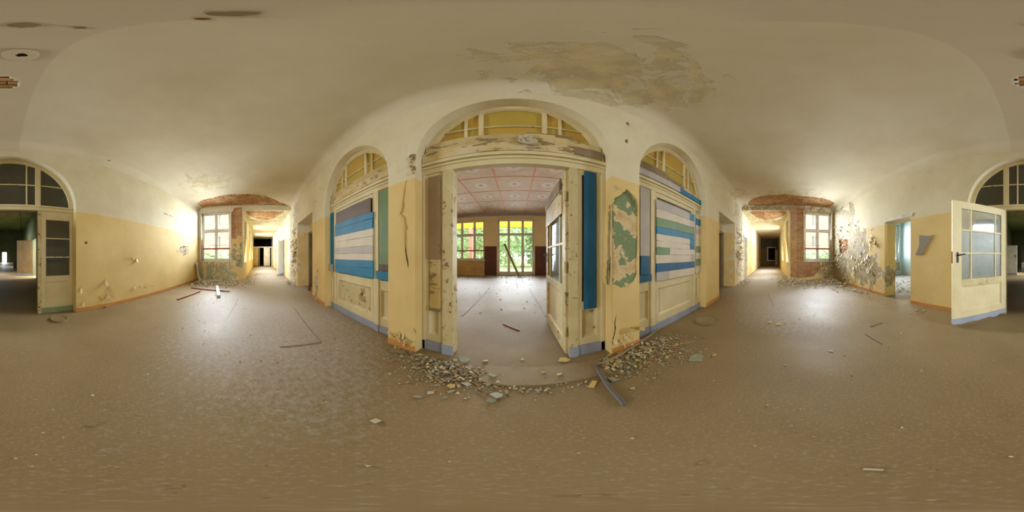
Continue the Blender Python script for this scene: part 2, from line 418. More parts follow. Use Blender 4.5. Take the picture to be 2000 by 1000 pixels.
# ------------------------------------------------------------------ mesh builder (coordinates in h, z from the eye)
class MB:
    def __init__(s): s.v = []; s.f = []; s.mi = []
    def add(s, vs, fs, mi=0):
        o = len(s.v)
        s.v += [tuple(p) for p in vs]
        s.f += [tuple(i+o for i in f) for f in fs]
        s.mi += [mi]*len(fs)
        return s
    def box(s, x0, x1, y0, y1, z0, z1, mi=0):
        return s.add([(x0,y0,z0),(x1,y0,z0),(x1,y1,z0),(x0,y1,z0),(x0,y0,z1),(x1,y0,z1),(x1,y1,z1),(x0,y1,z1)],
                     [(0,3,2,1),(4,5,6,7),(0,1,5,4),(1,2,6,5),(2,3,7,6),(3,0,4,7)], mi)
    def rect(s, mp, a0, a1, b0, b1, d0, d1, mi=0):
        return s.poly(mp, [(a0,b0),(a1,b0),(a1,b1),(a0,b1)], d0, d1, mi=mi)
    def poly(s, mp, outer, d0, d1, holes=(), mi=0):
        """polygon with holes in the plane (a, b), extruded from depth d0 to d1"""
        loops = [list(outer)] + [list(q) for q in holes]
        pts = [p for l in loops for p in l]
        if len(loops) == 1 and len(outer) == 4:
            tr = [(0,1,2,3)]
        else:
            tr = tessellate_polygon([[Vector((a, b, 0)) for a, b in l] for l in loops])
            ok = []
            for t in tr:
                A, B, D = (pts[i] for i in t)
                ar = (B[0]-A[0])*(D[1]-A[1]) - (B[1]-A[1])*(D[0]-A[0])
                if abs(ar) < 1e-12: continue
                ok.append(tuple(t) if ar > 0 else tuple(reversed(t)))
            tr = ok
        n = len(pts)
        vs = [mp(a, b, d0) for a, b in pts] + [mp(a, b, d1) for a, b in pts]
        fs = [tuple(t) for t in tr] + [tuple(i+n for i in reversed(t)) for t in tr]
        o = 0
        for l in loops:
            k = len(l)
            for i in range(k):
                j = (i+1) % k
                fs.append((o+i, o+i+n, o+j+n, o+j))
            o += k
        return s.add(vs, fs, mi)
    def tube(s, path, r, n=8, mi=0, flat=1.0):
        rs = r if isinstance(r, (list, tuple)) else [r]*len(path)
        P = [Vector(p) for p in path]
        vs = []; fs = []
        up = Vector((0,0,1))
        for i, p in enumerate(P):
            t = (P[min(i+1, len(P)-1)] - P[max(i-1, 0)]).normalized()
            a = t.cross(up)
            if a.length < 1e-3: a = t.cross(Vector((1,0,0)))
            a.normalize(); b = a.cross(t).normalized()
            for k in range(n):
                q = 2*math.pi*k/n
                vs.append(p + (a*math.cos(q) + b*math.sin(q)*flat)*rs[i])
        for i in range(len(P)-1):
            for k in range(n):
                k2 = (k+1) % n
                fs.append((i*n+k, i*n+k2, (i+1)*n+k2, (i+1)*n+k))
        fs.append(tuple(range(n-1, -1, -1))); fs.append(tuple((len(P)-1)*n+k for k in range(n)))
        return s.add(vs, fs, mi)
    def build(s, name, mat, parent=None, smooth=False, bev=0.0, fix=True, **tags):
        me = bpy.data.meshes.new(name)
        W = Vector((0,0,0))
        if parent is not None:
            W = parent.matrix_world.translation.copy() if parent.type == 'MESH' else Vector(parent.location)
            if parent.parent is not None and parent.type == 'MESH':
                W = Vector(parent.parent.location)
        me.from_pydata([((x*h-W.x), (y*h-W.y), ((z+1)*h-W.z)) for x, y, z in s.v], [], s.f)
        mats = mat if isinstance(mat, (list, tuple)) else [mat]
        for q in mats: me.materials.append(M[q] if isinstance(q, str) else q)
        if len(mats) > 1: me.polygons.foreach_set('material_index', s.mi)
        if fix:
            bm = bmesh.new(); bm.from_mesh(me)
            bmesh.ops.recalc_face_normals(bm, faces=bm.faces)
            bm.to_mesh(me); bm.free()
        if smooth: me.polygons.foreach_set('use_smooth', [True]*len(me.polygons))
        o = bpy.data.objects.new(name, me)
        COL.objects.link(o)
        if parent is not None: o.parent = parent
        if bev:
            md = o.modifiers.new('bevel', 'BEVEL'); md.width = bev; md.segments = 2; md.limit_method = 'ANGLE'
        for k, v in tags.items(): o[k] = v
        return o

def empty(name, label, cat, loc=(0,0,-1), group=None, kind=None):
    o = bpy.data.objects.new(name, None)
    o.empty_display_size = .1
    COL.objects.link(o)
    o.location = (loc[0]*h, loc[1]*h, (loc[2]+1)*h)
    o['label'] = label; o['category'] = cat
    if group: o['group'] = group
    if kind: o['kind'] = kind
    return o

def tag(o, label, cat, group=None, kind=None):
    o['label'] = label; o['category'] = cat
    if group: o['group'] = group
    if kind: o['kind'] = kind
    return o

def S(o, label, cat='wall'):
    return tag(o, label, cat, None, 'structure')

def mapY(Y):                     # plane facing the eye from the north wall: a = x, b = z, d = depth away
    return lambda a, b, d: (a, Y+d, b)
def mapYs(Y):                    # south side, depth away from the eye is -y
    return lambda a, b, d: (a, Y-d, b)
def mapX(X, s):                  # a = y, b = z, depth along s*x
    return lambda a, b, d: (X+s*d, a, b)
def mapL(ox, oy, dx, dy):        # a leaf hinged at (ox, oy) pointing along (dx, dy)
    l = math.hypot(dx, dy); dx /= l; dy /= l
    return lambda a, b, d: (ox+dx*a-dy*d, oy+dy*a+dx*d, b)

def arc(c, R, zs, n=32, a=None):
    a = a or R
    return [(c+a*math.cos(t), zs+R*math.sin(t)) for t in [math.pi*i/n for i in range(n+1)]]

def ragged(pts, amp, sub=4, seed=1):
    """a closed outline with broken edges"""
    rr = random.Random(seed)
    out = []
    for i in range(len(pts)):
        a, b = pts[i], pts[(i+1) % len(pts)]
        for k in range(sub):
            t = k/sub
            j = amp if k else amp*.4
            out.append((a[0]+(b[0]-a[0])*t+rr.uniform(-j, j), a[1]+(b[1]-a[1])*t+rr.uniform(-j, j)))
    return out

def inside(p, poly):
    x, y = p; c = False
    for i in range(len(poly)):
        (x0, y0), (x1, y1) = poly[i], poly[i-1]
        if (y0 > y) != (y1 > y) and x < (x1-x0)*(y-y0)/(y1-y0)+x0: c = not c
    return c

# shared bricks
def unit_brick():
    me = bpy.data.meshes.new('brick')
    bm = bmesh.new()
    bmesh.ops.create_cube(bm, size=1)
    bmesh.ops.scale(bm, vec=(.246, .10, .066), verts=bm.verts)
    bmesh.ops.bevel(bm, geom=bm.edges[:], offset=.006, segments=1, affect='EDGES')
    bm.to_mesh(me); bm.free()
    me.materials.append(M['brick'])
    return me
BRICK = unit_brick()

def lay_bricks(parent, poly, place, rot, seed, limit=150, L=.2, Hc=.062, margin=.05, key=None, clip=None, lim=None):
    """courses of bricks over the area of poly (a, b in h); place(a, b, d) -> point; past the limit they are joined"""
    rr = random.Random(seed)
    a0 = min(p[0] for p in poly)-margin; a1 = max(p[0] for p in poly)+margin
    b0 = min(p[1] for p in poly)-margin; b1 = max(p[1] for p in poly)+margin
    spots = []
    row = 0; b = b0
    while b < b1:
        a = a0 - (L/2 if row % 2 else 0)
        while a < a1:
            if (clip is None or clip(a, b)) and any(inside((a+da, b+db), poly) for da in (-L/2, 0, L/2) for db in (-Hc*.5, Hc*.5)):
                lo, hi = a-L/2, a+L/2
                if lim:
                    q = lim(b); lo = max(lo, q[0]); hi = min(hi, q[1])
                if hi-lo > .035: spots.append(((lo+hi)/2, b, (hi-lo)/L))
            a += L
        b += Hc; row += 1
    if key: spots.sort(key=key)
    W = Vector(parent.location)
    for i, (a, b, f) in enumerate(spots[:limit]):
        f = min(1, f)
        o = bpy.data.objects.new('brick', BRICK)
        COL.objects.link(o)
        o.parent = parent
        x, y, z = place(a, b, .02 + rr.uniform(-.006, .007))
        o.location = (x*h-W.x, y*h-W.y, (z+1)*h-W.z)
        o.scale = (f, 1, 1)
        o.rotation_euler = (rot[0]+rr.uniform(-.02, .02), rot[1]+rr.uniform(-.02, .02), rot[2])
    if len(spots) > limit:
        mb = MB()
        for a, b, f in spots[limit:]:
            d = rr.uniform(-.006, .006)
            P = [place(a+sa*L*.47*f, b+sb*Hc*.42, d+e) for e in (-.02, .05) for sa, sb in ((-1,-1),(1,-1),(1,1),(-1,1))]
            mb.add(P, [(0,1,2,3),(7,6,5,4),(0,4,5,1),(1,5,6,2),(2,6,7,3),(3,7,4,0)])
        mb.build('brickwork', 'brick', parent, kind='stuff')

# ------------------------------------------------------------------ the shell
YN, YS, XW, XE, CZ = 1.21, -2.52, -6.4, 6.4, 2.05
YF = 1.335                                        # face of the joinery in the three front arches
AR, AZ = .835, .915                               # front arch radius and springing
ARCH = [-2.045, -.03, 1.975]
COR_N, COR_S, COR_Z = YN, -.68, 1.86

fl = MB()
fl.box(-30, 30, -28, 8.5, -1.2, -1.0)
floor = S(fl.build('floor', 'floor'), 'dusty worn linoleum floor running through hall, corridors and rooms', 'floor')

# front (north) wall with niches, three arches and corridor doors
def front_wall():
    top = 2.25
    o = [(-16.0, top), (-16.0, -1)]
    def notch(x0, x1, zt):
        o.extend([(x0, -1), (x0, zt), (x1, zt), (x1, -1)])
    notch(-12.9, -12.1, .85)
    notch(-8.75, -7.95, .85)
    notch(-5.2, -3.66, 1.07)
    for c in ARCH:
        o.extend([(c-AR, -1)] + list(reversed(arc(c, AR, AZ, 40))) + [(c+AR, -1)])
    notch(3.58, 5.16, 1.07)
    notch(6.85, 7.75, .85)
    notch(11.5, 12.3, .85)
    o.extend([(17.6, -1), (17.6, top)])
    holes = []
    # pipe holes
    pipe = [(1227, 242), (1225, 276), (625, 368), (616, 394), (1388, 362), (1399, 389)]
    for px, py in pipe:
        x, z = on_y(px, py, YN)
        holes.append([(x+.03*math.cos(t)*random.uniform(.85, 1.15), z+.034*math.sin(t)) for t in [2*math.pi*i/10 for i in range(10)]])
    # broken-off paint on the right pier (outline from the photograph)
    pp = [(1195, 400), (1203, 385), (1215, 378), (1224, 369), (1232, 378), (1242, 388), (1245.5, 402), (1246, 450), (1245, 500), (1245, 532), (1236, 552), (1225, 560), (1214, 562), (1200, 556), (1191, 556), (1190, 530), (1193, 505), (1193, 470), (1194, 430)]
    patch = ragged([on_y(px, py, YN) for px, py in pp], .008, 4, 3)
    holes.append(patch)
    # crumbled corner beside the central arch
    mb = MB(); mb.poly(mapY(YN), o, 0, .41, holes)
    wl = S(mb.build('wall_front', 'front'), 'long two-tone hall wall, cream above ochre, pierced by three arches')
    for (px, py), hl in zip(pipe, holes):
        MB().poly(mapY(YN), [(a, b) for a, b in hl], .26, .3).build('hole_back', 'black', wl)
    return wl, patch
WALL_F, PATCH = front_wall()

def patch_mat():
    m = Mat('old_green_paint_under_ochre')
    P = m.pos()
    n = m.noise(P, 4.2, 7, .6, .4)
    col = m.ramp(n, [(0, srgb(120, 138, 100)), (.5, srgb(130, 146, 108)), (.505, srgb(222, 204, 160)), (.6, srgb(208, 178, 130)), (.72, srgb(176, 150, 116))])
    f = m.noise(P, 22, 4, .6)
    col = m.mix(m.math('MULTIPLY', m.step(f, .62, .7), .8), col, srgb(220, 208, 172))
    return m.fin(col, .8, m.bump(n, -.5, .01), .2)
M['patch'] = patch_mat()
mb = MB(); mb.poly(mapY(YN), [(a+(a-1.0)*0, b) for a, b in PATCH], .012, .05)
mb.build('bared_patch', 'patch', WALL_F, label='sage green and cream older paint laid bare on the pier')

# niches: back wall with a door each
def niche(x0, x1, side, n):
    mb = MB()
    dx0, dx1 = (x0+.12, x1-.45) if side < 0 else (x0+.45, x1-.12)
    mb.poly(mapY(1.62), [(x0-.1, -1), (dx0, -1), (dx0, .72), (dx1, .72), (dx1, -1), (x1+.1, -1), (x1+.1, 1.2), (x0-.1, 1.2)], 0, .1)
    S(mb.build('wall_niche_%s' % ('west' if side < 0 else 'east'), 'front'), 'back of the recess in the hall wall, %s end' % ('west' if side < 0 else 'east'))
    d = empty('door_%d' % n, 'narrow dark doorway in the recess at the %s end of the arches' % ('left' if side < 0 else 'right'), 'door', ((dx0+dx1)/2, 1.6, -1), kind='structure')
    for a0, a1 in ((dx0-.07, dx0+.02), (dx1-.02, dx1+.07)):
        MB().rect(mapY(1.6), a0, a1, -1, .74, -.03, .12).build('jamb', 'grey_wood', d, bev=.004)
    MB().rect(mapY(1.6), dx0-.07, dx1+.07, .7, .78, -.03, .12).build('head', 'grey_wood', d, bev=.004)
    MB().rect(mapY(1.6), dx0+.02, dx1-.02, -1, .7, .08, .11).build('leaf', 'plank_brown', d)
niche(-5.2, -3.66, -1, 5)
niche(3.58, 5.16, 1, 6)

# back (south) wall with the large arch and the washroom opening
BC, BA, BR, BZ = -.10, 1.09, .93, .84
BW = (2.22, 3.06)
def back_wall():
    o = [(-6.75, 2.25), (-6.75, -1), (BC-BA, -1)] + list(reversed(arc(BC, BR, BZ, 40, BA))) + [(BC+BA, -1), (BW[0], -1), (BW[0], .83), (BW[1], .83), (BW[1], -1), (6.75, -1), (6.75, 2.25)]
    holes = []
    hb = ragged([on_y(px, py, YS) for px, py in ((1638, 466), (1656, 468), (1655, 492), (1640, 494))], .012, 4, 5)
    holes.append(hb)
    hs = [(x+.03*math.cos(t), z+.028*math.sin(t)) for x, z in [on_y(168, 474, YS)] for t in [2*math.pi*i/9 for i in range(9)]]
    holes.append(hs)
    mb = MB(); mb.poly(mapYs(YS), o, 0, .36, holes)
    wl = S(mb.build('wall_back', 'back'), 'two-tone hall wall with wide arch and washroom opening')
    MB().poly(mapYs(YS), hb, .1, .14).build('mortar_bed', 'mortar', wl)
    lay_bricks(wl, hb, lambda a, b, d: (a, YS-.07-d, b), (0, 0, 0), 11, 30)
    MB().poly(mapYs(YS), hs, .05, .09).build('hole_back', 'grey_sheet', wl)
    return wl
WALL_B = back_wall()

# end walls: a coat of plaster with ragged holes over brick masonry
def end_wall(X, s, name, matname, win, brick_poly, label):
    y0, y1 = YS-.3, YN+.3
    outl = [(y0, 2.25), (y0, -1), (COR_S, -1), (COR_S, COR_Z), (COR_N, COR_Z), (COR_N, -1), (y1, -1), (y1, 2.25)]
    wpoly = [(win[0], win[2]), (win[1], win[2]), (win[1], win[3]), (win[0], win[3])]
    mp = mapX(X, s)
    mb = MB()
    mb.poly(mp, outl, 0, .03, [wpoly] + brick_poly)
    wl = S(mb.build(name, matname), label)
    e = .015
    outm = [(y0, 2.25), (y0, -1), (COR_S-e, -1), (COR_S-e, COR_Z+e), (COR_N+e, COR_Z+e), (COR_N+e, -1), (y1, -1), (y1, 2.25)]
    mb = MB(); mb.poly(mp, outm, .06, .36, [[(wpoly[0][0]-e, wpoly[0][1]-e), (wpoly[1][0]+e, wpoly[1][1]-e), (wpoly[2][0]+e, wpoly[2][1]+e), (wpoly[3][0]-e, wpoly[3][1]+e)]])
    mb.build('masonry', 'mortar', wl)
    # reveal lining of the window opening and the corridor corner
    mb = MB()
    for a0, a1, b0, b1 in ((win[0]-.014, win[0], win[2], win[3]), (win[1], win[1]+.014, win[2], win[3]), (win[0], win[1], win[3], win[3]+.014)):
        mb.rect(mp, a0, a1, b0, b1, .03, .35)
    mb.build('window_reveal', matname, wl)
    for k, bp in enumerate(brick_poly):
        lay_bricks(wl, bp, lambda a, b, d: (X+s*(d+.03), a, b), (0, 0, math.pi/2), 21+k+int(X), 220, lim=lambda b: (win[1]+.004 if b > win[2]-.04 else win[0], COR_S-.004))
    return wl

WIN_L = (-2.42, -1.19, -.2, 1.82)
WIN_R = (-2.43, -1.28, -.2, 1.82)
bl = ragged([(-1.17, 1.74), (-1.0, 1.98), (-.72, 1.99), (-.70, 1.4), (-.70, .78), (-.85, .8), (-1.0, .68), (-1.165, .7)], .012, 6, 8)
WALL_W = end_wall(XW, -1, 'wall_left', 'endl', WIN_L, [bl], 'end wall with tall window, brick bared beside it and peeling paint below')
br = ragged([(-.72, 1.96), (-1.0, 1.99), (-1.26, 1.93), (-1.265, .8), (-1.262, -.23), (-1.9, -.25), (-1.97, -.42), (-1.86, -.62), (-1.66, -.84), (-1.2, -.88), (-.72, -.86), (-.71, 0), (-.71, 1)], .012, 6, 9)
WALL_E = end_wall(XE, 1, 'wall_right', 'endr', WIN_R, [br], 'end wall with tall window, mostly stripped to red brick')

# corridors east and west
def corridor(s, x_end, name):
    xs = [6.4+.36, x_end]
    W = [(6.95, 8.05), (9.9, 11.3), (13.3, 14.8)][:3 if s < 0 else 2]
    mp = lambda a, b, d: (s*a, COR_S-d, b)
    holes = [[(a, -.28), (b, -.28), (b, 1.7), (a, 1.7)] for a, b in W]
    mb = MB(); mb.poly(mp, [(6.4+.03, -1), (x_end, -1), (x_end, 1.95), (6.4+.03, 1.95)], 0, .3, holes)
    S(mb.build('wall_%s_corridor' % name, 'corr'), 'corridor wall with tall windows, %s side of the hall' % ('left' if s < 0 else 'right'))
    # ceiling with a ragged hole showing brick
    pl = ragged([(6.5, -.6), (7.3, -.55), (8.1, -.1), (8.3, .35), (7.7, .75), (6.9, .9), (6.5, .95)], .03, 5, 12+s)
    mpc = lambda a, b, d: (s*a, b, COR_Z+d)
    mb = MB(); mb.poly(mpc, [(6.43, COR_S-.3), (x_end, COR_S-.3), (x_end, COR_N+.4), (6.43, COR_N+.4)], 0, .03, [pl])
    c = S(mb.build('ceiling_%s_corridor' % name, 'ceil_plain'), 'corridor ceiling with bared brick near the hall, %s side' % ('left' if s < 0 else 'right'), 'ceiling')
    MB().rect(mpc, 6.43, x_end, COR_S-.3, COR_N+.4, .06, .12).build('mortar_bed', 'mortar', c)
    lay_bricks(c, pl, lambda a, b, d: (s*a, b, COR_Z+.03+d), (math.pi/2, 0, 0), 31+s, 120, L=.2, Hc=.062, clip=lambda a, b: a > 6.56)
    for i, (a, b) in enumerate(W):
        n = {-1: 10, 1: 20}[s]+i
        wd = empty('window_%d' % n, 'tall corridor window number %s along the %s corridor' % (['one', 'two', 'three'][i], 'left' if s < 0 else 'right'), 'window', (s*(a+b)/2, COR_S-.15, -.28), kind='structure')
        sash(wd, mp, a, b, -.28, 1.7, .14, [(a+b)/2], [.95], None)
        x0, x1 = sorted((s*a, s*b))
        daylight(x0, COR_S-.02, x1, COR_S-.02, -.28, 1.7, 0, 1, *G_COR)
    return W

def sash(par, mp, a0, a1, b0, b1, d, mull, rails, red, bars=(), mat='white_paint', pane='glass', fw=.06):
    """a casement window: frame, mullions, transom rails, sashes and one pane per light"""
    fr = MB()
    for A in ((a0, a0+fw, b0, b1), (a1-fw, a1, b0, b1), (a0, a1, b1-fw, b1), (a0, a1, b0, b0+fw)):
        MB().rect(mp, *A, d-.02, d+.05).build('frame_member', mat, par, bev=.004)
    for q in mull:
        MB().rect(mp, q-.035, q+.035, b0+fw, b1-fw, d-.015, d+.04).build('mullion', mat, par, bev=.004)
    for q in rails:
        MB().rect(mp, a0+fw, a1-fw, q-.04, q+.04, d-.025, d+.04).build('transom', mat, par, bev=.004)
    xs = [a0+fw]+sorted(mull)+[a1-fw]; zs = [b0+fw]+sorted(rails)+[b1-fw]
    for i in range(len(xs)-1):
        for j in range(len(zs)-1):
            p0, p1, q0, q1 = xs[i]+(.035 if i else 0), xs[i+1]-(.035 if i < len(xs)-2 else 0), zs[j]+(.04 if j else 0), zs[j+1]-(.04 if j < len(zs)-2 else 0)
            sw = .028
            s_ = MB()
            s_.poly(mp, [(p0, q0), (p1, q0), (p1, q1), (p0, q1)], d, d+.03, [[(p0+sw, q0+sw), (p1-sw, q0+sw), (p1-sw, q1-sw), (p0+sw, q1-sw)]])
            so = s_.build('sash', mat, par)
            pn = MB(); pn.rect(mp, p0+sw, p1-sw, q0+sw, q1-sw, d+.013, d+.016)
            pn.build('pane', pane, so)
    if red is not None:
        MB().rect(mp, a0+fw*.6, a1-fw*.6, red-.035, red+.035, d-.04, d-.02).build('safety_rail', 'red_wood', par, bev=.003, label='red-brown painted rail')
    for q in bars:
        MB().tube([mp(a0+fw, q, d-.03), mp(a1-fw, q, d-.03)], .008, 6).build('iron_bar', 'iron', par)

corridor(-1, 16.0, 'west')
corridor(1, 17.6, 'east')

# the two end windows
for n, X, s, win, lab in ((1, XW, -1, WIN_L, 'tall four-light window with red-brown rail, end wall left of the arches'), (2, XE, 1, WIN_R, 'tall four-light window with broken sill, beside the bared brick')):
    wd = empty('window_%d' % n, lab, 'window', (X, (win[0]+win[1])/2, win[2]), kind='structure')
    mp = mapX(X, s)
    sash(wd, mp, *win, .13, [(win[0]+win[1])/2], [1.05], .3, [.43])
    MB().rect(mp, win[0]-.05, win[1]+.05, win[2]-.035, win[2], -.04, .16).build('window_sill', 'white_paint', wd, bev=.006)
    for a0, a1, b0, b1 in ((win[0]-.045, win[0]+.0, win[2], win[3]+.045), (win[1], win[1]+.045, win[2], win[3]+.045), (win[0], win[1], win[3], win[3]+.045)):
        MB().rect(mp, a0, a1, b0, b1, -.012, .0).build('casing', 'white_paint' if n == 1 else 'old_wood', wd, bev=.003)
    daylight(X+s*.1, win[0], X+s*.1, win[1], win[2], win[3], -s, 0, *G_END)

# hall ceiling: a coved sheet with two ragged holes
def ceiling():
    out_l = [on_z(px, py, CZ) for px, py in ((385, 397), (396, 391), (415, 387), (428, 383), (445, 380), (470, 379), (495, 379), (515, 382), (530, 387), (545, 394), (557, 398))]
    out_l = [(max(x, XW-.0), y) for x, y in out_l] + [(XW, 1.05), (XW, -2.35)]
    out_r = [on_z(px, py, CZ) for px, py in ((1460, 394), (1470, 388), (1482, 384), (1503, 381), (1524, 380), (1558, 382), (1592, 385), (1610, 387), (1622, 391), (1630, 397))]
    out_r = [(min(x, XE), y) for x, y in out_r] + [(XE, -2.3), (XE, .9)]
    out_l = ragged(out_l, .03, 5, 41); out_r = ragged(out_r, .03, 5, 42)
    # brick hole over the back arch
    out_c = ragged([on_z(px, py, CZ) for px, py in ((-15, 152), (10, 150), (30, 157), (33, 163), (22, 174), (0, 171), (-14, 164))], .012, 4, 43)
    R = .16
    st = .032
    nx = int((XE-XW)/st); ny = int((YN-YS)/st)
    xs = np.linspace(XW, XE, nx+1); ys = np.linspace(YS, YN, ny+1)
    def drop(y):
        d = min(YN-y, y-YS)
        return 0 if d >= R else R-math.sqrt(max(0, R*R-(R-d)**2))
    dz = [drop(y) for y in ys]
    bb = [(min(q[0] for q in p)-.1, max(q[0] for q in p)+.1, min(q[1] for q in p)-.1, max(q[1] for q in p)+.1, p) for p in (out_l, out_r, out_c)]
    def hole(x, y):
        for a, b, c, d, p in bb:
            if a < x < b and c < y < d and inside((x, y), p): return True
        return False
    vid = {}
    mb = MB()
    rr = random.Random(3)
    def vert(i, j):
        k = (i, j)
        if k not in vid:
            vid[k] = len(mb.v)
            mb.v.append((xs[i], ys[j], CZ-dz[j]))
        return vid[k]
    for i in range(nx):
        for j in range(ny):
            if hole((xs[i]+xs[i+1])/2, (ys[j]+ys[j+1])/2): continue
            mb.f.append((vert(i, j), vert(i, j+1), vert(i+1, j+1), vert(i+1, j)))
            mb.mi.append(0)
    # lip of the broken plaster
    from collections import Counter
    ec = Counter()
    for f in mb.f:
        for a, b in zip(f, f[1:]+f[:1]): ec[(min(a, b), max(a, b))] += 1
    lip = [e for e, c in ec.items() if c == 1]
    base = list(mb.v)
    bnd = {}
    def up(i):
        if i not in bnd:
            bnd[i] = len(mb.v); x, y, z = base[i]; mb.v.append((x, y, CZ+.03))
        return bnd[i]
    for a, b in lip:
        x, y, z = base[a]
        if abs(y-YN) < .01 or abs(y-YS) < .01: continue
        mb.f.append((a, b, up(b), up(a))); mb.mi.append(0)
    c = S(mb.build('ceiling', 'ceil', smooth=False, fix=False), 'coved hall ceiling, flaking above the centre, plaster fallen at both ends', 'ceiling')
    me = c.data
    # smooth only the sheet
    me.polygons.foreach_set('use_smooth', [True]*len(me.polygons))
    MB().box(XW-.3, XE+.3, YS-.3, YN+.3, CZ+.06, CZ+.2).build('mortar_bed', 'mortar', c)
    for k, (p, kf) in enumerate(((out_l, lambda q: -q[0]), (out_r, lambda q: q[0]), (out_c, None))):
        lay_bricks(c, p, lambda a, b, d: (a, b, CZ+.03+d), (math.pi/2, 0, 0), 51+k, 140, L=.2, Hc=.062, margin=.03, key=kf, clip=lambda a, b: abs(a) < 6.29 and -2.48 < b < 1.17)
    return c
CEIL = ceiling()

# holes and roses on the ceiling
def disc(x, y, z, r, t, n=24, seed=0, amp=0):
    rr = random.Random(seed)
    return [(x+r*math.cos(q)*(1+rr.uniform(-amp, amp)), y+r*math.sin(q)*(1+rr.uniform(-amp, amp))) for q in [2*math.pi*i/n for i in range(n)]]
mpz = lambda a, b, d: (a, b, CZ+d)
for (px, py, r, full) in ((40, 107, .085, True), (45, 49, .034, False), (156, 54, .016, False), (395, 37, .012, False), (450, 27, .03, False)):
    x, y = on_z(px, py, CZ)
    if full:
        rose = empty('ceiling_rose', 'round plaster lamp rose with a ragged hole, on the ceiling before the back arch', 'ceiling rose', (x, y, CZ))
        MB().poly(mpz, disc(x, y, 0, r, 0), -.012, -.001, [disc(x-.005, y, 0, r*.3, 0, 14, 2, .3)]).build('disc', 'ceil', rose, bev=.006)
        MB().poly(mpz, disc(x, y, 0, r*1.02, 0), -.008, -.001, [disc(x, y, 0, r*.9, 0)]).build('rim', 'grey_sheet', rose)
        MB().poly(mpz, disc(x-.005, y, 0, r*.31, 0, 14, 2, .3), -.003, -.0012).build('hole_back', 'black', rose)
    else:
        MB().poly(mpz, disc(x, y, 0, r, 0, 16, int(px), .15), -.004, -.0005).build('ceiling_hole', 'rust' if r < .014 else 'grey_wood', CEIL)
x, y = on_z(211, 315, CZ-.02)
MB().poly(mpz, disc(x, y, 0, .05, 0, 16, 5, .15), -.03, -.02).build('ceiling_hole', 'black', CEIL)

# baseboards
def skirting(name, mp, a0, a1, lab):
    o = MB().rect(mp, a0, a1, -1, -.925, -.012, 0).build(name, 'orange_base', bev=.004)
    S(o, lab, 'baseboard')
fr = [(-3.66, ARCH[0]-AR), (ARCH[0]+AR, ARCH[1]-AR), (ARCH[1]+AR, ARCH[2]-AR), (ARCH[2]+AR, 3.58)]
for i, (a, b) in enumerate(fr):
    skirting('baseboard_front' if not i else 'baseboard_front.%03d' % i, mapY(YN), a, b, 'orange-brown skirting under the %s front pier' % ['far left', 'left', 'right', 'far right'][i])
skirting('baseboard_back', mapYs(YS), XW, BC-BA, 'orange-brown skirting along the back wall left of the arch')
skirting('baseboard_back.001', mapYs(YS), BC+BA, BW[0], 'orange-brown skirting between open glazed door and washroom')
skirting('baseboard_back.002', mapYs(YS), BW[1], XE, 'orange-brown skirting right of the washroom opening')

# ------------------------------------------------------------------ joinery of the three front arches
def stiles(par, mp, a0, a1, z0, z1, sw, d, mat, t=.035, rails=()):
    for A in ((a0, a0+sw), (a1-sw, a1)):
        MB().rect(mp, A[0], A[1], z0, z1, d, d+t).build('stile', mat, par, bev=.003)
    for r0, r1 in rails:
        MB().rect(mp, a0+sw, a1-sw, r0, r1, d, d+t).build('rail', mat, par, bev=.003)

def fielded(par, mp, a0, a1, z0, z1, d, mat, b=.022):
    """a sunk panel with a sloping moulded edge"""
    o = [(a0, z0), (a1, z0), (a1, z1), (a0, z1)]
    i = [(a0+b, z0+b), (a1-b, z0+b), (a1-b, z1-b), (a0+b, z1-b)]
    mb = MB()
    vs = [mp(p, q, d) for p, q in o] + [mp(p, q, d+.014) for p, q in i] + [mp(p, q, d+.03) for p, q in o]
    mb.add(vs, [(0,1,5,4),(1,2,6,5),(2,3,7,6),(3,0,4,7),(4,5,6,7),(8,11,10,9),(0,8,9,1),(1,9,10,2),(2,10,11,3),(3,11,8,0)])
    return mb.build('panel', mat, par)

def plank(par, mp, a0, a1, z0, z1, d, mat, t=.018, label=None, skew=0, seed=0, ends=True):
    """a rough board: slightly uneven ends and edges"""
    rr = random.Random(seed+int(a0*977)+int(z0*1303))
    n = 6
    pts = []
    for k in range(n+1):
        pts.append((a0+(a1-a0)*k/n, z0+rr.uniform(-.0025, .0025)+skew*k/n))
    for k in range(n, -1, -1):
        pts.append((a0+(a1-a0)*k/n, z1+rr.uniform(-.0025, .0025)+skew*k/n))
    if ends:
        pts[0] = (pts[0][0]-rr.uniform(0, .012), pts[0][1]); pts[-1] = (pts[-1][0]-rr.uniform(0, .012), pts[-1][1])
    o = MB().poly(mp, pts, d, d+t).build('plank', mat, par, bev=.0025)
    if label: o['label'] = label
    return o

def arch_pt(c, x, off):
    q = (AR-off)**2-(x-c)**2
    return AZ+math.sqrt(q) if q > 0 else AZ

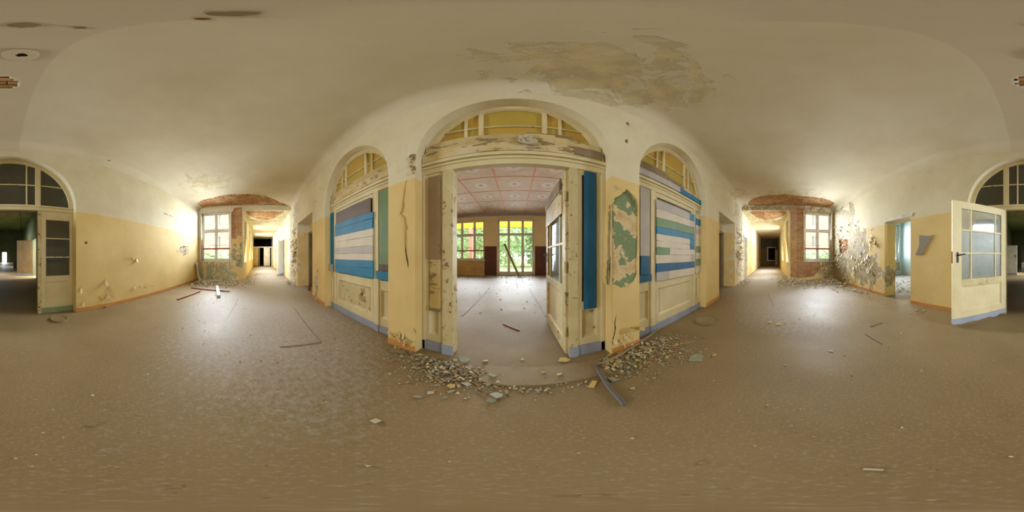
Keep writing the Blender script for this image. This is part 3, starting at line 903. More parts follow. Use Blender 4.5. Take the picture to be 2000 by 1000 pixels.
def fanlight(par, c, z0, mp, d, mats, xb=(-.4, -.265, .265, .4), zb=1.378, fw=.07):
    """arched head frame, vertical and horizontal glazing bars, one pane per light"""
    R1 = AR-.002; R2 = AR-fw
    t0 = math.asin(max(-1, (z0-AZ)/R1)); t1 = math.asin(max(-1, (z0-AZ)/R2))
    N = 36
    o = [(c+R1*math.cos(t0+(math.pi-2*t0)*i/N), AZ+R1*math.sin(t0+(math.pi-2*t0)*i/N)) for i in range(N+1)]
    i_ = [(c+R2*math.cos(t1+(math.pi-2*t1)*i/N), AZ+R2*math.sin(t1+(math.pi-2*t1)*i/N)) for i in range(N+1)]
    MB().poly(mp, o+list(reversed(i_)), d-.02, d+.05).build('arch_frame', 'cream', par, bev=.004)
    R3 = R2-.001
    MB().poly(mp, [(c+(R2+.012)*math.cos(t1+(math.pi-2*t1)*i/N), AZ+(R2+.012)*math.sin(t1+(math.pi-2*t1)*i/N)) for i in range(N+1)] +
              [(c+(R2-.012)*math.cos(t1+(math.pi-2*t1)*i/N), AZ+(R2-.012)*math.sin(t1+(math.pi-2*t1)*i/N)) for i in range(N, -1, -1)], d-.005, d+.03).build('arch_bead', 'cream', par)
    for k, q in enumerate(xb):
        wv = .013 if k in (0, 3) else .02
        top = arch_pt(c, c+q, fw)
        MB().rect(mp, c+q-wv, c+q+wv, z0, top+.004, d-(.006 if wv < .015 else .012), d+.03).build('glazing_bar', 'cream', par, bev=.003)
    xe = math.sqrt(R2**2-(zb-AZ)**2)
    MB().rect(mp, c-xe-.003, c+xe+.003, zb-.012, zb+.012, d-.004, d+.028).build('glazing_bar', 'cream_worn', par, bev=.003)
    X = [c-R2]+[c+q for q in xb]+[c+R2]
    for k in range(len(X)-1):
        for (b0, b1) in ((z0, zb), (zb, 9)):
            x0, x1 = X[k], X[k+1]
            # clip to the part with height
            n = 10
            top = []
            for t in range(n+1):
                x = x0+(x1-x0)*t/n
                zt = min(b1, arch_pt(c, x, fw) if abs(x-c) < R2 else AZ)
                top.append((x, max(zt, b0)))
            if max(z for x, z in top)-b0 < .03: continue
            keep = [p for p in top if p[1] > b0+.0005]
            poly = [(keep[0][0], b0), (keep[-1][0], b0)] + list(reversed(keep))
            MB().poly(mp, poly, d+.012, d+.017).build('pane', mats[(k+(b0 > z0)) % len(mats)], par)

def entablature(par, c, mp, d):
    """moulded transom: a deep board and two projecting fillets"""
    x0, x1 = c-AR+.004, c+AR-.004
    MB().rect(mp, x0, x1, .845, .985, d-.012, d+.06).build('transom', 'cream', par, bev=.004)
    MB().rect(mp, x0, x1, .945, .985, d-.035, d-.012).build('moulding', 'cream', par, bev=.006)
    MB().rect(mp, x0, x1, .905, .93, d-.024, d-.012).build('moulding', 'cream', par, bev=.004)

def screen(n, c, side):
    lab = 'boarded-up arched %s screen, blue and white planks %s' % (('left', 'under a brown board') if side < 0 else ('right', 'with green pieces'))
    par = empty('door_%d' % n, lab, 'boarded door', (c, YF, -1), kind='structure')
    mp = mapY(YF)
    L, Rr = c-AR+.003, c+AR-.003
    q = (lambda a: a) if side < 0 else (lambda a: a)
    # columns (u): outer jambs, narrow side lights, posts, wide middle leaf
    if side < 0:
        nl, nr = (L, -2.72), (-1.50, Rr)            # narrow lights at the far and the near end
        p1, p2 = (-2.72, -2.645), (-1.585, -1.50)
    else:
        nl, nr = (L, 1.44), (2.60, Rr)
        p1, p2 = (1.44, 1.52), (2.525, 2.60)
    for a0, a1 in (p1, p2):
        MB().rect(mp, a0, a1, -1, .845, -.012, .06).build('post', 'cream', par, bev=.004)
    entablature(par, c, mp, 0)
    fanlight(par, c, 1.0, mp, .01, ('ypane_b', 'ypane_a'))
    # lower panelling
    for (a0, a1), sw in ((nl, .07), ((p1[1], p2[0]), .09), (nr, .07)):
        stiles(par, mp, a0, a1, -.9, .845, sw*.5 if a1-a0 < .3 else .045, .004, 'cream', rails=((-.9, -.79), (-.42, -.3), (.78, .845)))
        s0 = sw*.5 if a1-a0 < .3 else .045
        fielded(par, mp, a0+s0+.03 if a1-a0 > .5 else a0+s0, a1-s0-.03 if a1-a0 > .5 else a1-s0, -.79, -.42, .012, 'cream_worn' if side < 0 and a1-a0 > .5 else 'cream')
        if a1-a0 > .5:
            MB().rect(mp, a0+s0, a0+s0+.03, -.79, -.42, .004, .04).build('stile', 'cream', par)
            MB().rect(mp, a1-s0-.03, a1-s0, -.79, -.42, .004, .04).build('stile', 'cream', par)
        MB().rect(mp, a0+s0, a1-s0, -.3, .78, .03, .036).build('pane', 'opaque_pane', par)
        MB().rect(mp, a0+.001, a1-.001, -1, -.9, -.006, .03).build('kick_board', 'grey_paint', par, bev=.004)
    for a0, a1 in (p1, p2):
        MB().rect(mp, a0-.001, a1+.001, -1, -.9, -.018, .0).build('kick_board', 'grey_paint', par, bev=.003)
    if side < 0:
        a0, a1 = -2.63, -1.585
        plank(par, mp, a0+.02, a1-.06, .57, .79, -.02, 'plank_brown', label='plain dark brown board, topmost on the left screen')
        rows = [(.485, .57, 'blue'), (.352, .483, 'blue'), (.252, .35, 'plank_white'), (.133, .25, 'plank_white'), (.037, .131, 'plank_grey'), (-.057, .035, 'plank_white'), (-.157, -.059, 'blue'), (-.282, -.159, 'blue')]
        for k, (z0, z1, mt) in enumerate(rows):
            plank(par, mp, a0, a1+random.uniform(-.012, .012), z0, z1, -.034, mt, seed=k)
        plank(par, mp, -2.86, -2.745, -.155, .83, -.02, 'blue', label='upright blue board at the far edge of the left screen')
        plank(par, mp, -1.475, -1.25, -.1, .83, -.014, 'plank_green', label='upright green board beside the left pier')
        plank(par, mp, -1.475, -1.25, -.177, -.1, -.012, 'plank_brown')
        plank(par, mp, -1.51, -1.24, -.282, -.18, -.03, 'blue')
        # rotten planks over the transom
        plank(par, mp, c-.8, c+.79, .992, 1.09, -.03, 'old_wood2', t=.022, skew=.004, label='rotten yellow-painted plank over the left transom')
        plank(par, mp, c-.78, c+.76, 1.092, 1.2, -.026, 'old_wood', t=.022, skew=-.01, label='rotten cream-painted plank under the left fanlight')
        # splintered hole in the lower panel
        for k, (x, z, r) in enumerate(((-1.86, -.5, .05), (-1.93, -.6, .055), (-1.83, -.62, .04), (-1.88, -.55, .03))):
            MB().poly(mp, disc(x, z, 0, r*.95, 0, 18, k+4, .55), .0235, .0262).build('worn_spot', 'worn', par)
    else:
        a0, a1 = 1.53, 2.52
        rows = [(.605, .725, 'plank_grey', (.83, 'blue')), (.492, .603, 'plank_white', (.85, 'plank_grey')), (.372, .49, 'plank_green', None), (.28, .37, 'blue', None), (.19, .278, 'plank_white', (.83, 'blue')), (.11, .188, 'plank_white', (.83, 'blue_deep')), (.017, .108, 'plank_white', (-.27, 'plank_green')), (-.093, .015, 'plank_white', (.87, 'plank_grey')), (-.2, -.095, 'blue_deep', None), (-.313, -.202, 'plank_white', (-.25, 'plank_grey'))]
        for k, (z0, z1, mt, sp) in enumerate(rows):
            if sp is None:
                plank(par, mp, a0, a1, z0, z1, -.034, mt, seed=k)
            else:
                f, m2 = sp
                xs = a0+(a1-a0)*abs(f)
                plank(par, mp, a0, xs-.001, z0, z1, -.034, mt if f > 0 else m2, seed=k)
                plank(par, mp, xs+.001, a1, z0, z1, -.034, m2 if f > 0 else mt, seed=k, ends=False)
        zb = [.767, .688, .567, .496, .415, .297, .18, .067, -.057, -.18, -.308]
        mats = ['plank_white', 'blue', 'plank_white', 'plank_grey', 'plank_white', 'plank_white', 'plank_green', 'plank_white', 'plank_green', 'plank_white']
        for k in range(10):
            plank(par, mp, 2.625, 2.79, zb[k+1]+.001, zb[k]-.001, -.022, mats[k], seed=k)
        plank(par, mp, 1.265, 1.405, .0, .83, -.022, 'plank_grey', label='upright grey-white board beside the right pier')
        plank(par, mp, 1.268, 1.402, -.215, -.002, -.022, 'blue_deep', label='blue lower end of the upright board by the right pier')
        plank(par, mp, 1.2, 1.43, -.3, -.217, -.03, 'blue_dark')
        plank(par, mp, c-.8, c+.08, .995, 1.085, -.04, 'plank_grey', t=.022, label='grey-white board over the right transom')
        plank(par, mp, c+.082, c+.8, .995, 1.08, -.04, 'blue', t=.022, label='blue board over the right transom')
        plank(par, mp, c-.78, c-.2, 1.09, 1.22, -.02, 'grey_wood', t=.022, label='bare rotten plank under the right fanlight')
        plank(par, mp, c-.2, c+.2, 1.08, 1.17, -.024, 'grey_wood', t=.022, skew=-.02)
        plank(par, mp, c+.2, c+.74, 1.07, 1.15, -.018, 'old_wood2', t=.022, skew=-.01)
    return par
screen(1, ARCH[0], -1)
screen(2, ARCH[2], 1)

def centre_door():
    c = ARCH[1]
    par = empty('door_3', 'tall central arched doorway, cream frame with one blue side board', 'doorway', (c, YF, -1), kind='structure')
    mp = mapY(YF)
    entablature(par, c, mp, 0)
    fanlight(par, c, 1.0, mp, .01, ('ypane_a', 'ypane_b'))
    L, Rr = c-AR+.003, c+AR-.003
    for a0, a1 in ((-.645, -.545), (.45, .525)):
        MB().rect(mp, a0, a1, -1, .845, -.014, .1).build('post', 'cream_worn', par, bev=.005)
    for a0, a1 in ((L, L+.03), (Rr-.04, Rr)):
        MB().rect(mp, a0, a1, -1, .845, -.01, .1).build('jamb', 'cream', par, bev=.004)
    for a0, a1 in ((L+.03, -.645), (.525, Rr-.04)):
        stiles(par, mp, a0, a1, -.88, .845, .045, .0, 'cream', rails=((-.88, -.8), (-.5, -.42), (.79, .845)))
        fielded(par, mp, a0+.045, a1-.045, -.8, -.5, .008, 'cream_worn' if a0 > 0 else 'cream')
        MB().rect(mp, a0+.045, a1-.045, -.42, .79, .02, .026).build('pane', 'opaque_pane', par)
    for a0, a1, d in ((L, -.645, -.004), (-.647, -.543, -.02), (.448, .527, -.02), (.527, Rr, -.004)):
        MB().rect(mp, a0, a1, -1, -.885, d-.006, d+.03).build('kick_board', 'grey_paint', par, bev=.003)
    # boards over the side lights
    plank(par, mp, -.785, -.668, -.03, .8, -.022, 'board_tan', label='stained tan board over the left side light')
    plank(par, mp, -.765, -.67, -.5, -.03, -.016, 'old_wood2', label='torn yellow board below the tan one')
    plank(par, mp, -.775, -.672, -.53, -.5, -.02, 'grey_wood')
    plank(par, mp, .595, .705, -.49, .83, -.02, 'blue_dark', label='long dark blue board on the right of the doorway')
    # two rotten planks over the transom
    plank(par, mp, c-.81, c+.8, .99, 1.105, -.034, 'old_wood2', t=.024, label='rotten yellow plank on the central transom')
    plank(par, mp, c-.77, c+.35, 1.107, 1.225, -.03, 'old_wood', t=.024, label='rotten cream plank under the central fanlight')
    plank(par, mp, c+.12, c+.5, 1.2, 1.25, -.02, 'grey_wood', t=.02)
    plank(par, mp, c+.35, c+.77, 1.107, 1.2, -.032, 'old_wood', t=.024, skew=-.02)
    plank(par, mp, c+.52, c+.79, 1.0, 1.1, -.045, 'grey_wood', t=.014, label='scorched end board with red paint, right end of the transom')
    # loose rag of torn paper on the plank
    mb = MB()
    rr = random.Random(4)
    for k in range(7):
        x = c+.14+rr.uniform(-.1, .1); z = 1.13+rr.uniform(-.05, .06); r = rr.uniform(.03, .06)
        P = [(x+r*math.cos(t)*1.2, YF-.036-rr.uniform(0, .035), z+r*math.sin(t)*.8) for t in [2*math.pi*i/7 for i in range(7)]]
        mb.add(P+[(x, YF-.05, z)], [(i, (i+1) % 7, 7) for i in range(7)])
    mb.build('torn_paper', 'white_chip', par, fix=False, kind='stuff')
centre_door()

# ------------------------------------------------------------------ door leaves
def lever(par, mp, a, z, d0, sgn, mat='black', plate=True):
    hd = MB().rect(mp, a-.016, a+.016, z-.09, z+.05, d0-.006, d0).build('handle_plate', mat, par, bev=.004)
    p = [mp(a, z+.01, d0), mp(a, z+.01, d0-.03), mp(a+sgn*.02, z+.012, d0-.038), mp(a+sgn*.095, z+.03, d0-.038)]
    MB().tube(p, [.008, .008, .009, .0075], 8).build('lever', mat, hd, smooth=True)

# open leaf at the back arch
def back_leaf():
    hx, hy = .364, -2.66
    ex, ey = .964, -1.93
    Ln = math.hypot(ex-hx, ey-hy)
    o = empty('glazed_door', 'open cream door leaf with nine-light glazing and black lever handle, before the back arch', 'door', (hx, hy, -1))
    mp0 = mapL(hx, hy, ex-hx, ey-hy)
    mp = lambda a, b, d: mp0(a, b, d)
    # face toward the eye is +normal side; find out
    mid = mp(.4, 0, .1); base = mp(.4, 0, 0)
    sg = 1 if math.hypot(mid[0], mid[1]) > math.hypot(base[0], base[1]) else -1
    mq = lambda a, b, d: mp0(a, b, sg*d)
    z0, z1 = -.985, .775
    for a0, a1 in ((0, .105), (Ln-.135, Ln)):
        MB().rect(mq, a0, a1, z0+.1, z1, 0, .045).build('stile', 'cream', o, bev=.004)
    for b0, b1 in ((z1-.11, z1), (-.42, -.32), (z0+.1, z0+.2)):
        MB().rect(mq, .105, Ln-.135, b0, b1, 0, .045).build('rail', 'cream' if b0 != -.42 else 'cream_worn', o, bev=.004)
    fielded(o, mq, .105, Ln-.135, z0+.2, -.42, .008, 'cream')
    pts = [(0, z0+.1), (0, z0+.03)]
    rr = random.Random(2)
    for k in range(1, 14): pts.append((Ln*k/14, z0+.0+rr.uniform(.0, .03)))
    pts += [(Ln, z0+.02), (Ln, z0+.1)]
    MB().poly(mq, pts, -.004, .046).build('kick_board', 'grey_paint', o, bev=.003, label='blue-grey kick strip with a ragged lower edge')
    A = [.105, .105+.115, Ln-.135-.15, Ln-.135]; B = [-.32, -.02+.06, .36, z1-.11]
    for q in A[1:3]:
        MB().rect(mq, q-.012, q+.012, -.32, z1-.11, .004, .038).build('glazing_bar', 'cream', o, bev=.003)
    for q in B[1:3]:
        MB().rect(mq, A[0], A[3], q-.012, q+.012, .006, .036).build('glazing_bar', 'cream', o, bev=.003)
    for i in range(3):
        for j in range(3):
            g = 'glass' if (j == 2) else 'frost'
            MB().rect(mq, A[i]+(.012 if i else 0), A[i+1]-(.012 if i < 2 else 0), B[j]+(.012 if j else 0), B[j+1]-(.012 if j < 2 else 0), .018, .023).build('pane', g, o)
    lever(o, mq, Ln-.07, .0, 0, -1)
    MB().rect(mq, Ln-.001, Ln+.004, -.1, .06, .01, .035).build('lock_plate', 'rust', o)
    for z in (-.7, 0, .6):
        MB().tube([mq(-.005, z-.04, .022), mq(-.005, z+.04, .022)], .01, 8).build('hinge', 'cream_worn', o)
back_leaf()

def centre_leaf():
    hx, hy, ex, ey = .452, 1.37, .462, 2.34
    Ln = math.hypot(ex-hx, ey-hy)
    o = empty('panelled_door', 'open peeling cream door leaf swung into the day room, plywood over its top lights', 'door', (hx, hy, -1))
    mq = mapL(hx, hy, ex-hx, ey-hy)      # depth + is to the west (toward the opening)
    z0, z1 = -.985, .835
    for a0, a1 in ((0, .11), (Ln-.11, Ln)):
        MB().rect(mq, a0, a1, z0, z1, -.02, .025).build('stile', 'cream_worn', o, bev=.004)
    for b0, b1 in ((z1-.1, z1), (-.36, -.27), (z0, z0+.14)):
        MB().rect(mq, .11, Ln-.11, b0, b1, -.02, .025).build('rail', 'cream_worn', o, bev=.004)
    mqr = lambda a, b, d: mq(a, b, .017-d)
    fielded(o, mqr, .11, Ln-.11, z0+.14, -.36, 0, 'cream')
    q0, q1 = .24, Ln-.24
    for q in (q0, q1):
        MB().rect(mq, q-.012, q+.012, -.27, z1-.1, -.015, .02).build('glazing_bar', 'cream', o, bev=.003)
    MB().rect(mq, .11, Ln-.11, .12-.012, .12+.012, -.015, .02).build('glazing_bar', 'cream', o, bev=.003)
    for a0, a1 in ((.11, q0-.012), (q0+.012, q1-.012), (q1+.012, Ln-.11)):
        for b0, b1, g in ((-.27, .108, 'glass'), (.132, .44, 'glass')):
            MB().rect(mq, a0, a1, b0, b1, 0, .004).build('pane', g, o)
    MB().rect(mq, .1, Ln-.03, .41, .66, .026, .036).build('cover_board', 'old_wood', o, bev=.003, label='yellowed board nailed over the upper lights')
    MB().rect(mq, .16, Ln-.0, .665, .79, .026, .044).build('plank', 'grey_wood', o, bev=.003, label='dark scorched plank along the top of the leaf')
    MB().rect(mq, .13, .16, .62, .8, .026, .04).build('cleat', 'plank_brown', o)
    lever(o, lambda a, b, d: mq(a, b, -d), Ln-.06, 0, -.025, -1, 'iron')
    for z in (-.72, -.1, .55):
        MB().tube([mq(-.012, z-.05, .03), mq(-.012, z+.05, .03)], .012, 8).build('hinge', 'cream_worn', o)
centre_leaf()

# ------------------------------------------------------------------ the back arch frame
def back_arch():
    par = empty('door_4', 'wide arched doorway to the dark rear corridor, dim panes above', 'doorway', (BC, YS-.14, -1), kind='structure')
    mp = mapYs(YS-.14)
    N = 36
    def ell(off, i, zc):
        a = BA-off; b = BR-off
        t0 = math.asin(max(-1, (zc-BZ)/b)); t = t0+(math.pi-2*t0)*i/N
        return (BC+a*math.cos(t), BZ+b*math.sin(t))
    z0 = .87
    o = [ell(.003, i, z0) for i in range(N+1)] + [ell(.075, i, z0) for i in range(N, -1, -1)]
    MB().poly(mp, o, -.02, .06).build('arch_frame', 'cream', par, bev=.004)
    MB().rect(mp, BC-BA+.004, BC+BA-.004, .775, .87, -.02, .07).build('transom', 'cream', par, bev=.005)
    MB().rect(mp, BC-BA+.004, BC+BA-.004, .835, .865, -.035, -.02).build('moulding', 'cream', par, bev=.004)
    for q in (-.556, .364):
        top = BZ+(BR-.07)*math.sqrt(1-((q-BC)/(BA-.07))**2)
        MB().rect(mp, q-.045, q+.045, .87, top, -.018, .05).build('mullion', 'cream', par, bev=.005)
    D0, D1 = -.556, .364
    for a0, a1 in ((D0-.06, D0), (D1, D1+.06)):
        MB().rect(mp, a0, a1, -1, .775, -.01, .08).build('post', 'cream_worn', par, bev=.005)
    zb = 1.25
    def topz(x): 
        u = (x-BC)/(BA-.075)
        return BZ+(BR-.075)*math.sqrt(max(0, 1-u*u))
    cols = [(BC-BA+.08, D0-.045), (D0+.045, D0+.19), (D0+.19, D1-.19), (D1-.19, D1-.045), (D1+.045, BC+BA-.08)]
    for q in (D0+.19, D1-.19):
        MB().rect(mp, q-.012, q+.012, .87, topz(q)+.005, -.004, .03).build('glazing_bar', 'cream', par, bev=.003)
    for a0, a1 in cols:
        A0, A1 = a0, a1
        xlim = (BA-.075)*math.sqrt(1-((zb-BZ)/(BR-.075))**2)
        MB().rect(mp, max(a0, BC-xlim), min(a1, BC+xlim), zb-.012, zb+.012, -.002, .028).build('glazing_bar', 'cream_worn', par, bev=.003)
        for b0, b1 in ((.87, zb), (zb, 9)):
            top = []
            for t in range(13):
                x = a0+(a1-a0)*t/12
                top.append((x, min(b1, topz(x))))
            keep = [p for p in top if p[1] > b0+.001]
            if len(keep) < 2: continue
            MB().poly(mp, [(keep[0][0], b0), (keep[-1][0], b0)]+list(reversed(keep)), .012, .016).build('pane', 'dim_glass', par)
    # side lights
    for a0, a1, k in ((BC-BA+.004, D0-.06, 0), (D1+.06, BC+BA-.004, 1)):
        MB().rect(mp, a0, a0+.06, -1, .775, -.006, .05).build('stile', 'cream', par, bev=.004)
        MB().rect(mp, a1-.08, a1, -1, .775, -.006, .05).build('stile', 'cream', par, bev=.004)
        for b0, b1 in ((.62, .775), (-.44, -.34), (-.9, -.8)):
            MB().rect(mp, a0+.06, a1-.08, b0, b1, -.006, .05).build('rail', 'cream', par, bev=.004)
        fielded(par, mp, a0+.06, a1-.08, -.8, -.44, .004, 'cream')
        MB().rect(mp, a0, a1, -1, -.9, -.012, .05).build('kick_board', 'green_kick', par, bev=.004)
        zz = [-.34, -.02, .3, .62]
        for q in zz[1:3]:
            MB().rect(mp, a0+.06, a1-.08, q-.012, q+.012, 0, .03).build('glazing_bar', 'cream_worn', par, bev=.003)
        for j in range(3):
            MB().rect(mp, a0+.06, a1-.08, zz[j]+(.012 if j else 0), zz[j+1]-(.012 if j < 2 else 0), .01, .015).build('pane', 'dim_glass', par)
back_arch()

# ------------------------------------------------------------------ rear corridor beyond the back arch
def rear():
    XL, XR, ye = -1.42, 1.25, -25
    holes = []
    mpw = lambda s, X: (lambda a, b, d: (X+s*d, -a, b))
    mb = MB()
    mb.poly(mpw(-1, XL), [(2.88, -1), (7.2, -1), (7.2, .8), (8.1, .8), (8.1, -1), (14.5, -1), (14.5, .8), (15.4, .8), (15.4, -1), (25, -1), (25, 2.1), (2.88, 2.1)], 0, .2)
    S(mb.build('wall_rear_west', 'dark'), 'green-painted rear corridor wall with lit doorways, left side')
    mb = MB()
    mb.poly(mpw(1, XR), [(2.88, -1), (8.6, -1), (8.6, .8), (9.5, .8), (9.5, -1), (25, -1), (25, 2.1), (2.88, 2.1)], 0, .2)
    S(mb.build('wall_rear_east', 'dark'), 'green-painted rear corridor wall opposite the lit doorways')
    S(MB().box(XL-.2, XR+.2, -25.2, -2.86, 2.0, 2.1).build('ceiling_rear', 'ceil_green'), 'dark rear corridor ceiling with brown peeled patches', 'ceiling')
    mb = MB(); mb.poly(mapYs(-25), [(XL-.2, -1), (-.35, -1), (-.35, .55), (.3, .55), (.3, -1), (XR+.2, -1), (XR+.2, 2.1), (XL-.2, 2.1)], 0, .2)
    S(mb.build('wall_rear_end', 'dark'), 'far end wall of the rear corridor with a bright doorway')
    daylight(-.35, -25.15, .3, -25.15, -1, .55, 0, 1, *G_REAR)
    # cross wall with a framed opening half way
    mb = MB(); mb.poly(mapYs(-13.2), [(XL, -1), (-.75, -1), (-.75, .8), (.55, .8), (.55, -1), (XR, -1), (XR, 2.0), (XL, 2.0)], 0, .15)
    S(mb.build('wall_rear_cross', 'dark'), 'cross wall with a plain opening half way down the rear corridor')
    # lit side rooms
    for i, (y0, y1, s, X) in enumerate(((-7.2, -8.1, -1, XL), (-14.5, -15.4, -1, XL), (-8.6, -9.5, 1, XR))):
        d = 2.2
        xo = X+s*.2; xe = X+s*d
        yy0, yy1 = y0+.6, y1-.6
        mb = MB()
        xs = sorted((xo, xe))
        mb.box(xs[0], xs[1], yy0, yy0+.1, -1, 1.8); mb.box(xs[0], xs[1], yy1-.1, yy1, -1, 1.8); mb.box(xs[0], xs[1], yy1, yy0, 1.8, 1.9)
        S(mb.build('wall_side_room', 'white'), ['first', 'second', 'opposite'][i] + ' pale side room off the rear corridor')
        mb = MB(); mb.poly(lambda a, b, q: (xe+s*q, a, b), [(yy0, -1), (yy0, 1.8), (yy1, 1.8), (yy1, -1)], 0, .1, [[(yy0-.3, -.3), (yy0-.3, 1.5), (yy1+.3, 1.5), (yy1+.3, -.3)]])
        S(mb.build('wall_side_room_outer', 'white'), 'outer wall of the %s side room with its window hole' % ['first', 'second', 'opposite'][i])
        daylight(xe-s*.02, yy1+.3, xe-s*.02, yy0-.3, -.3, 1.5, -s, 0, *G_SIDE)
    # door leaves standing open in the corridor
    def leaf(hx, hy, dx, dy, lab, mt='cream', hz=.8, nm='flush_door'):
        o = empty(nm, lab, 'door', (hx, hy, -1))
        mq = mapL(hx, hy, dx, dy)
        L = math.hypot(dx, dy)
        MB().rect(mq, 0, L, -.99, hz, -.018, .018).build('slab', mt, o, bev=.004)
        lever(o, mq, L-.08, 0, -.018, -1, 'black')
        MB().rect(mq, .0, L, -.99, -.9, -.021, .021).build('kick_board', 'grey_paint', o, bev=.003)
        return o
    leaf(-1.4, -8.12, .74, -.3, 'pale flush door leaf standing open, left side of the rear corridor', 'board_tan')
    leaf(1.2, -8.55, -.62, .12, 'scuffed whitish door leaf standing open, right side of the rear corridor', 'white_paint', .55)
    leaf(-8.72, 1.2, .78, -.36, 'pale grey door leaf standing open into the left corridor', 'board_white')
    # far ends of the two hall corridors
    for s, xe, n in ((-1, 16.0, 7), (1, 17.6, 8)):
        mp = lambda a, b, d: (s*(xe+d), a, b)
        if s < 0:
            a0, a1, zb, zt = -.64, 1.1, -1, .82
            mb = MB(); mb.poly(mp, [(COR_S-.3, -1), (a0, -1), (a0, 1.7), (a1, 1.7), (a1, -1), (COR_N+.3, -1), (COR_N+.3, 1.95), (COR_S-.3, 1.95)], 0, .12)
        else:
            a0, a1, zb, zt = -.34, .46, -.44, .86
            mb = MB(); mb.poly(mp, [(COR_S-.3, -1), (COR_N+.3, -1), (COR_N+.3, 1.95), (COR_S-.3, 1.95)], 0, .12, [[(a0, zb), (a1, zb), (a1, zt), (a0, zt)]])
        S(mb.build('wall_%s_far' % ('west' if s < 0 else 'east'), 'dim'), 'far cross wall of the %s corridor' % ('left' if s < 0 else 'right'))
        d = empty('door_%d' % n, 'white frame closing the far end of the %s corridor' % ('left' if s < 0 else 'right'), 'doorway', (s*xe, .1, -1), kind='structure')
        for q0, q1 in ((a0-.09, a0+.01), (a1-.01, a1+.09)):
            MB().rect(mp, q0, q1, zb, zt+.1, -.03, .03).build('jamb', 'white_paint', d)
        MB().rect(mp, a0, a1, zt, zt+.1, -.03, .03).build('head', 'white_paint', d)
        if s > 0:
            MB().rect(mp, a0-.09, a1+.09, zb-.1, zb, -.03, .03).build('sill', 'white_paint', d)
        else:
            for q in (-.12, .38):
                MB().rect(mp, q-.04, q+.04, zb, zt, -.02, .03).build('post', 'cream', d)
        # space beyond
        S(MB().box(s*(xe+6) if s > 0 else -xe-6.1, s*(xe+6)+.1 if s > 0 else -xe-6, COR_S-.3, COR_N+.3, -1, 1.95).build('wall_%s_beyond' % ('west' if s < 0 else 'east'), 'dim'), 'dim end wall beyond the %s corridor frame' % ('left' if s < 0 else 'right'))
        x0, x1 = sorted((s*(xe+.1), s*(xe+6.1)))
        mb = MB(); mb.box(x0, x1, COR_S-.3, COR_S-.2, -1, 1.95); mb.box(x0, x1, COR_N+.2, COR_N+.3, -1, 1.95); mb.box(x0, x1, COR_S-.3, COR_N+.3, 1.86, 1.95)
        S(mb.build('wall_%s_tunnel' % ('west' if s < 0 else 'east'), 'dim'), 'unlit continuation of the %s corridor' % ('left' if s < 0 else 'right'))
    leaf(-15.95, -.66, .35, .42, 'cream leaf standing half open at the far end of the left corridor, window side')
    leaf(-15.95, .95, .25, -.72+.12, 'white leaf pushed open at the far end of the left corridor, right side', 'white_paint')
    leaf(17.3, -.3, -.5, -.25, 'pale leaf open at the far end of the right corridor', 'white_paint', .6)
    # cross wall lighting gap
rear()

# rooms behind the corridor doors in the north wall: plain lit cells
tag(MB().tube([(-.62, -6, 1.995), (-.61, -6, 1.7), (-.6, -5.98, 1.3), (-.63, -6, .95)], .008, 6).build('hanging_wire', 'black'), 'thin black wire dangling from the rear corridor ceiling', 'wire')

def side_cells():
    for i, (x0, x1) in enumerate(((-9.6, -7.2), (-13.6, -11.4), (6.2, 9.0), (10.8, 13.0))):
        y0, y1 = 1.63, 4.4
        mb = MB()
        mb.box(x0-.1, x0, y0, y1, -1, 1.9); mb.box(x1, x1+.1, y0, y1, -1, 1.9); mb.box(x0, x1, y0, y1, 1.86, 1.95)
        S(mb.build('wall_room_side', 'white'), '%s small room behind the corridor doors' % ['first left', 'second left', 'first right', 'second right'][i])
        xm = (x0+x1)/2
        mb = MB(); mb.poly(mapY(y1), [(x0-.1, -1), (x1+.1, -1), (x1+.1, 1.95), (x0-.1, 1.95)], 0, .15, [[(xm-.6, -.2), (xm+.6, -.2), (xm+.6, 1.6), (xm-.6, 1.6)]])
        S(mb.build('wall_room_outer', 'white'), 'outer wall with window hole of the %s small room' % ['first left', 'second left', 'first right', 'second right'][i])
        daylight(xm-.6, y1+.12, xm+.6, y1+.12, -.2, 1.6, 0, -1, *G_CELL)
    # worn frames of the corridor doors
    for k, (x0, x1) in enumerate(((-12.9, -12.1), (-8.75, -7.95), (6.85, 7.75), (11.5, 12.3))):
        d = empty('door_%d' % (30+k), ['far', 'near', 'near', 'far'][k] + ' door frame in the %s corridor, arch side' % ('left' if x0 < 0 else 'right'), 'doorway', ((x0+x1)/2, YN, -1), kind='structure')
        for a0, a1 in ((x0-.06, x0+.01), (x1-.01, x1+.06)):
            MB().rect(mapY(YN), a0, a1, -1, .88, -.02, .1).build('jamb', 'white_paint', d)
        MB().rect(mapY(YN), x0-.06, x1+.06, .84, .91, -.02, .1).build('head', 'white_paint', d)
side_cells()

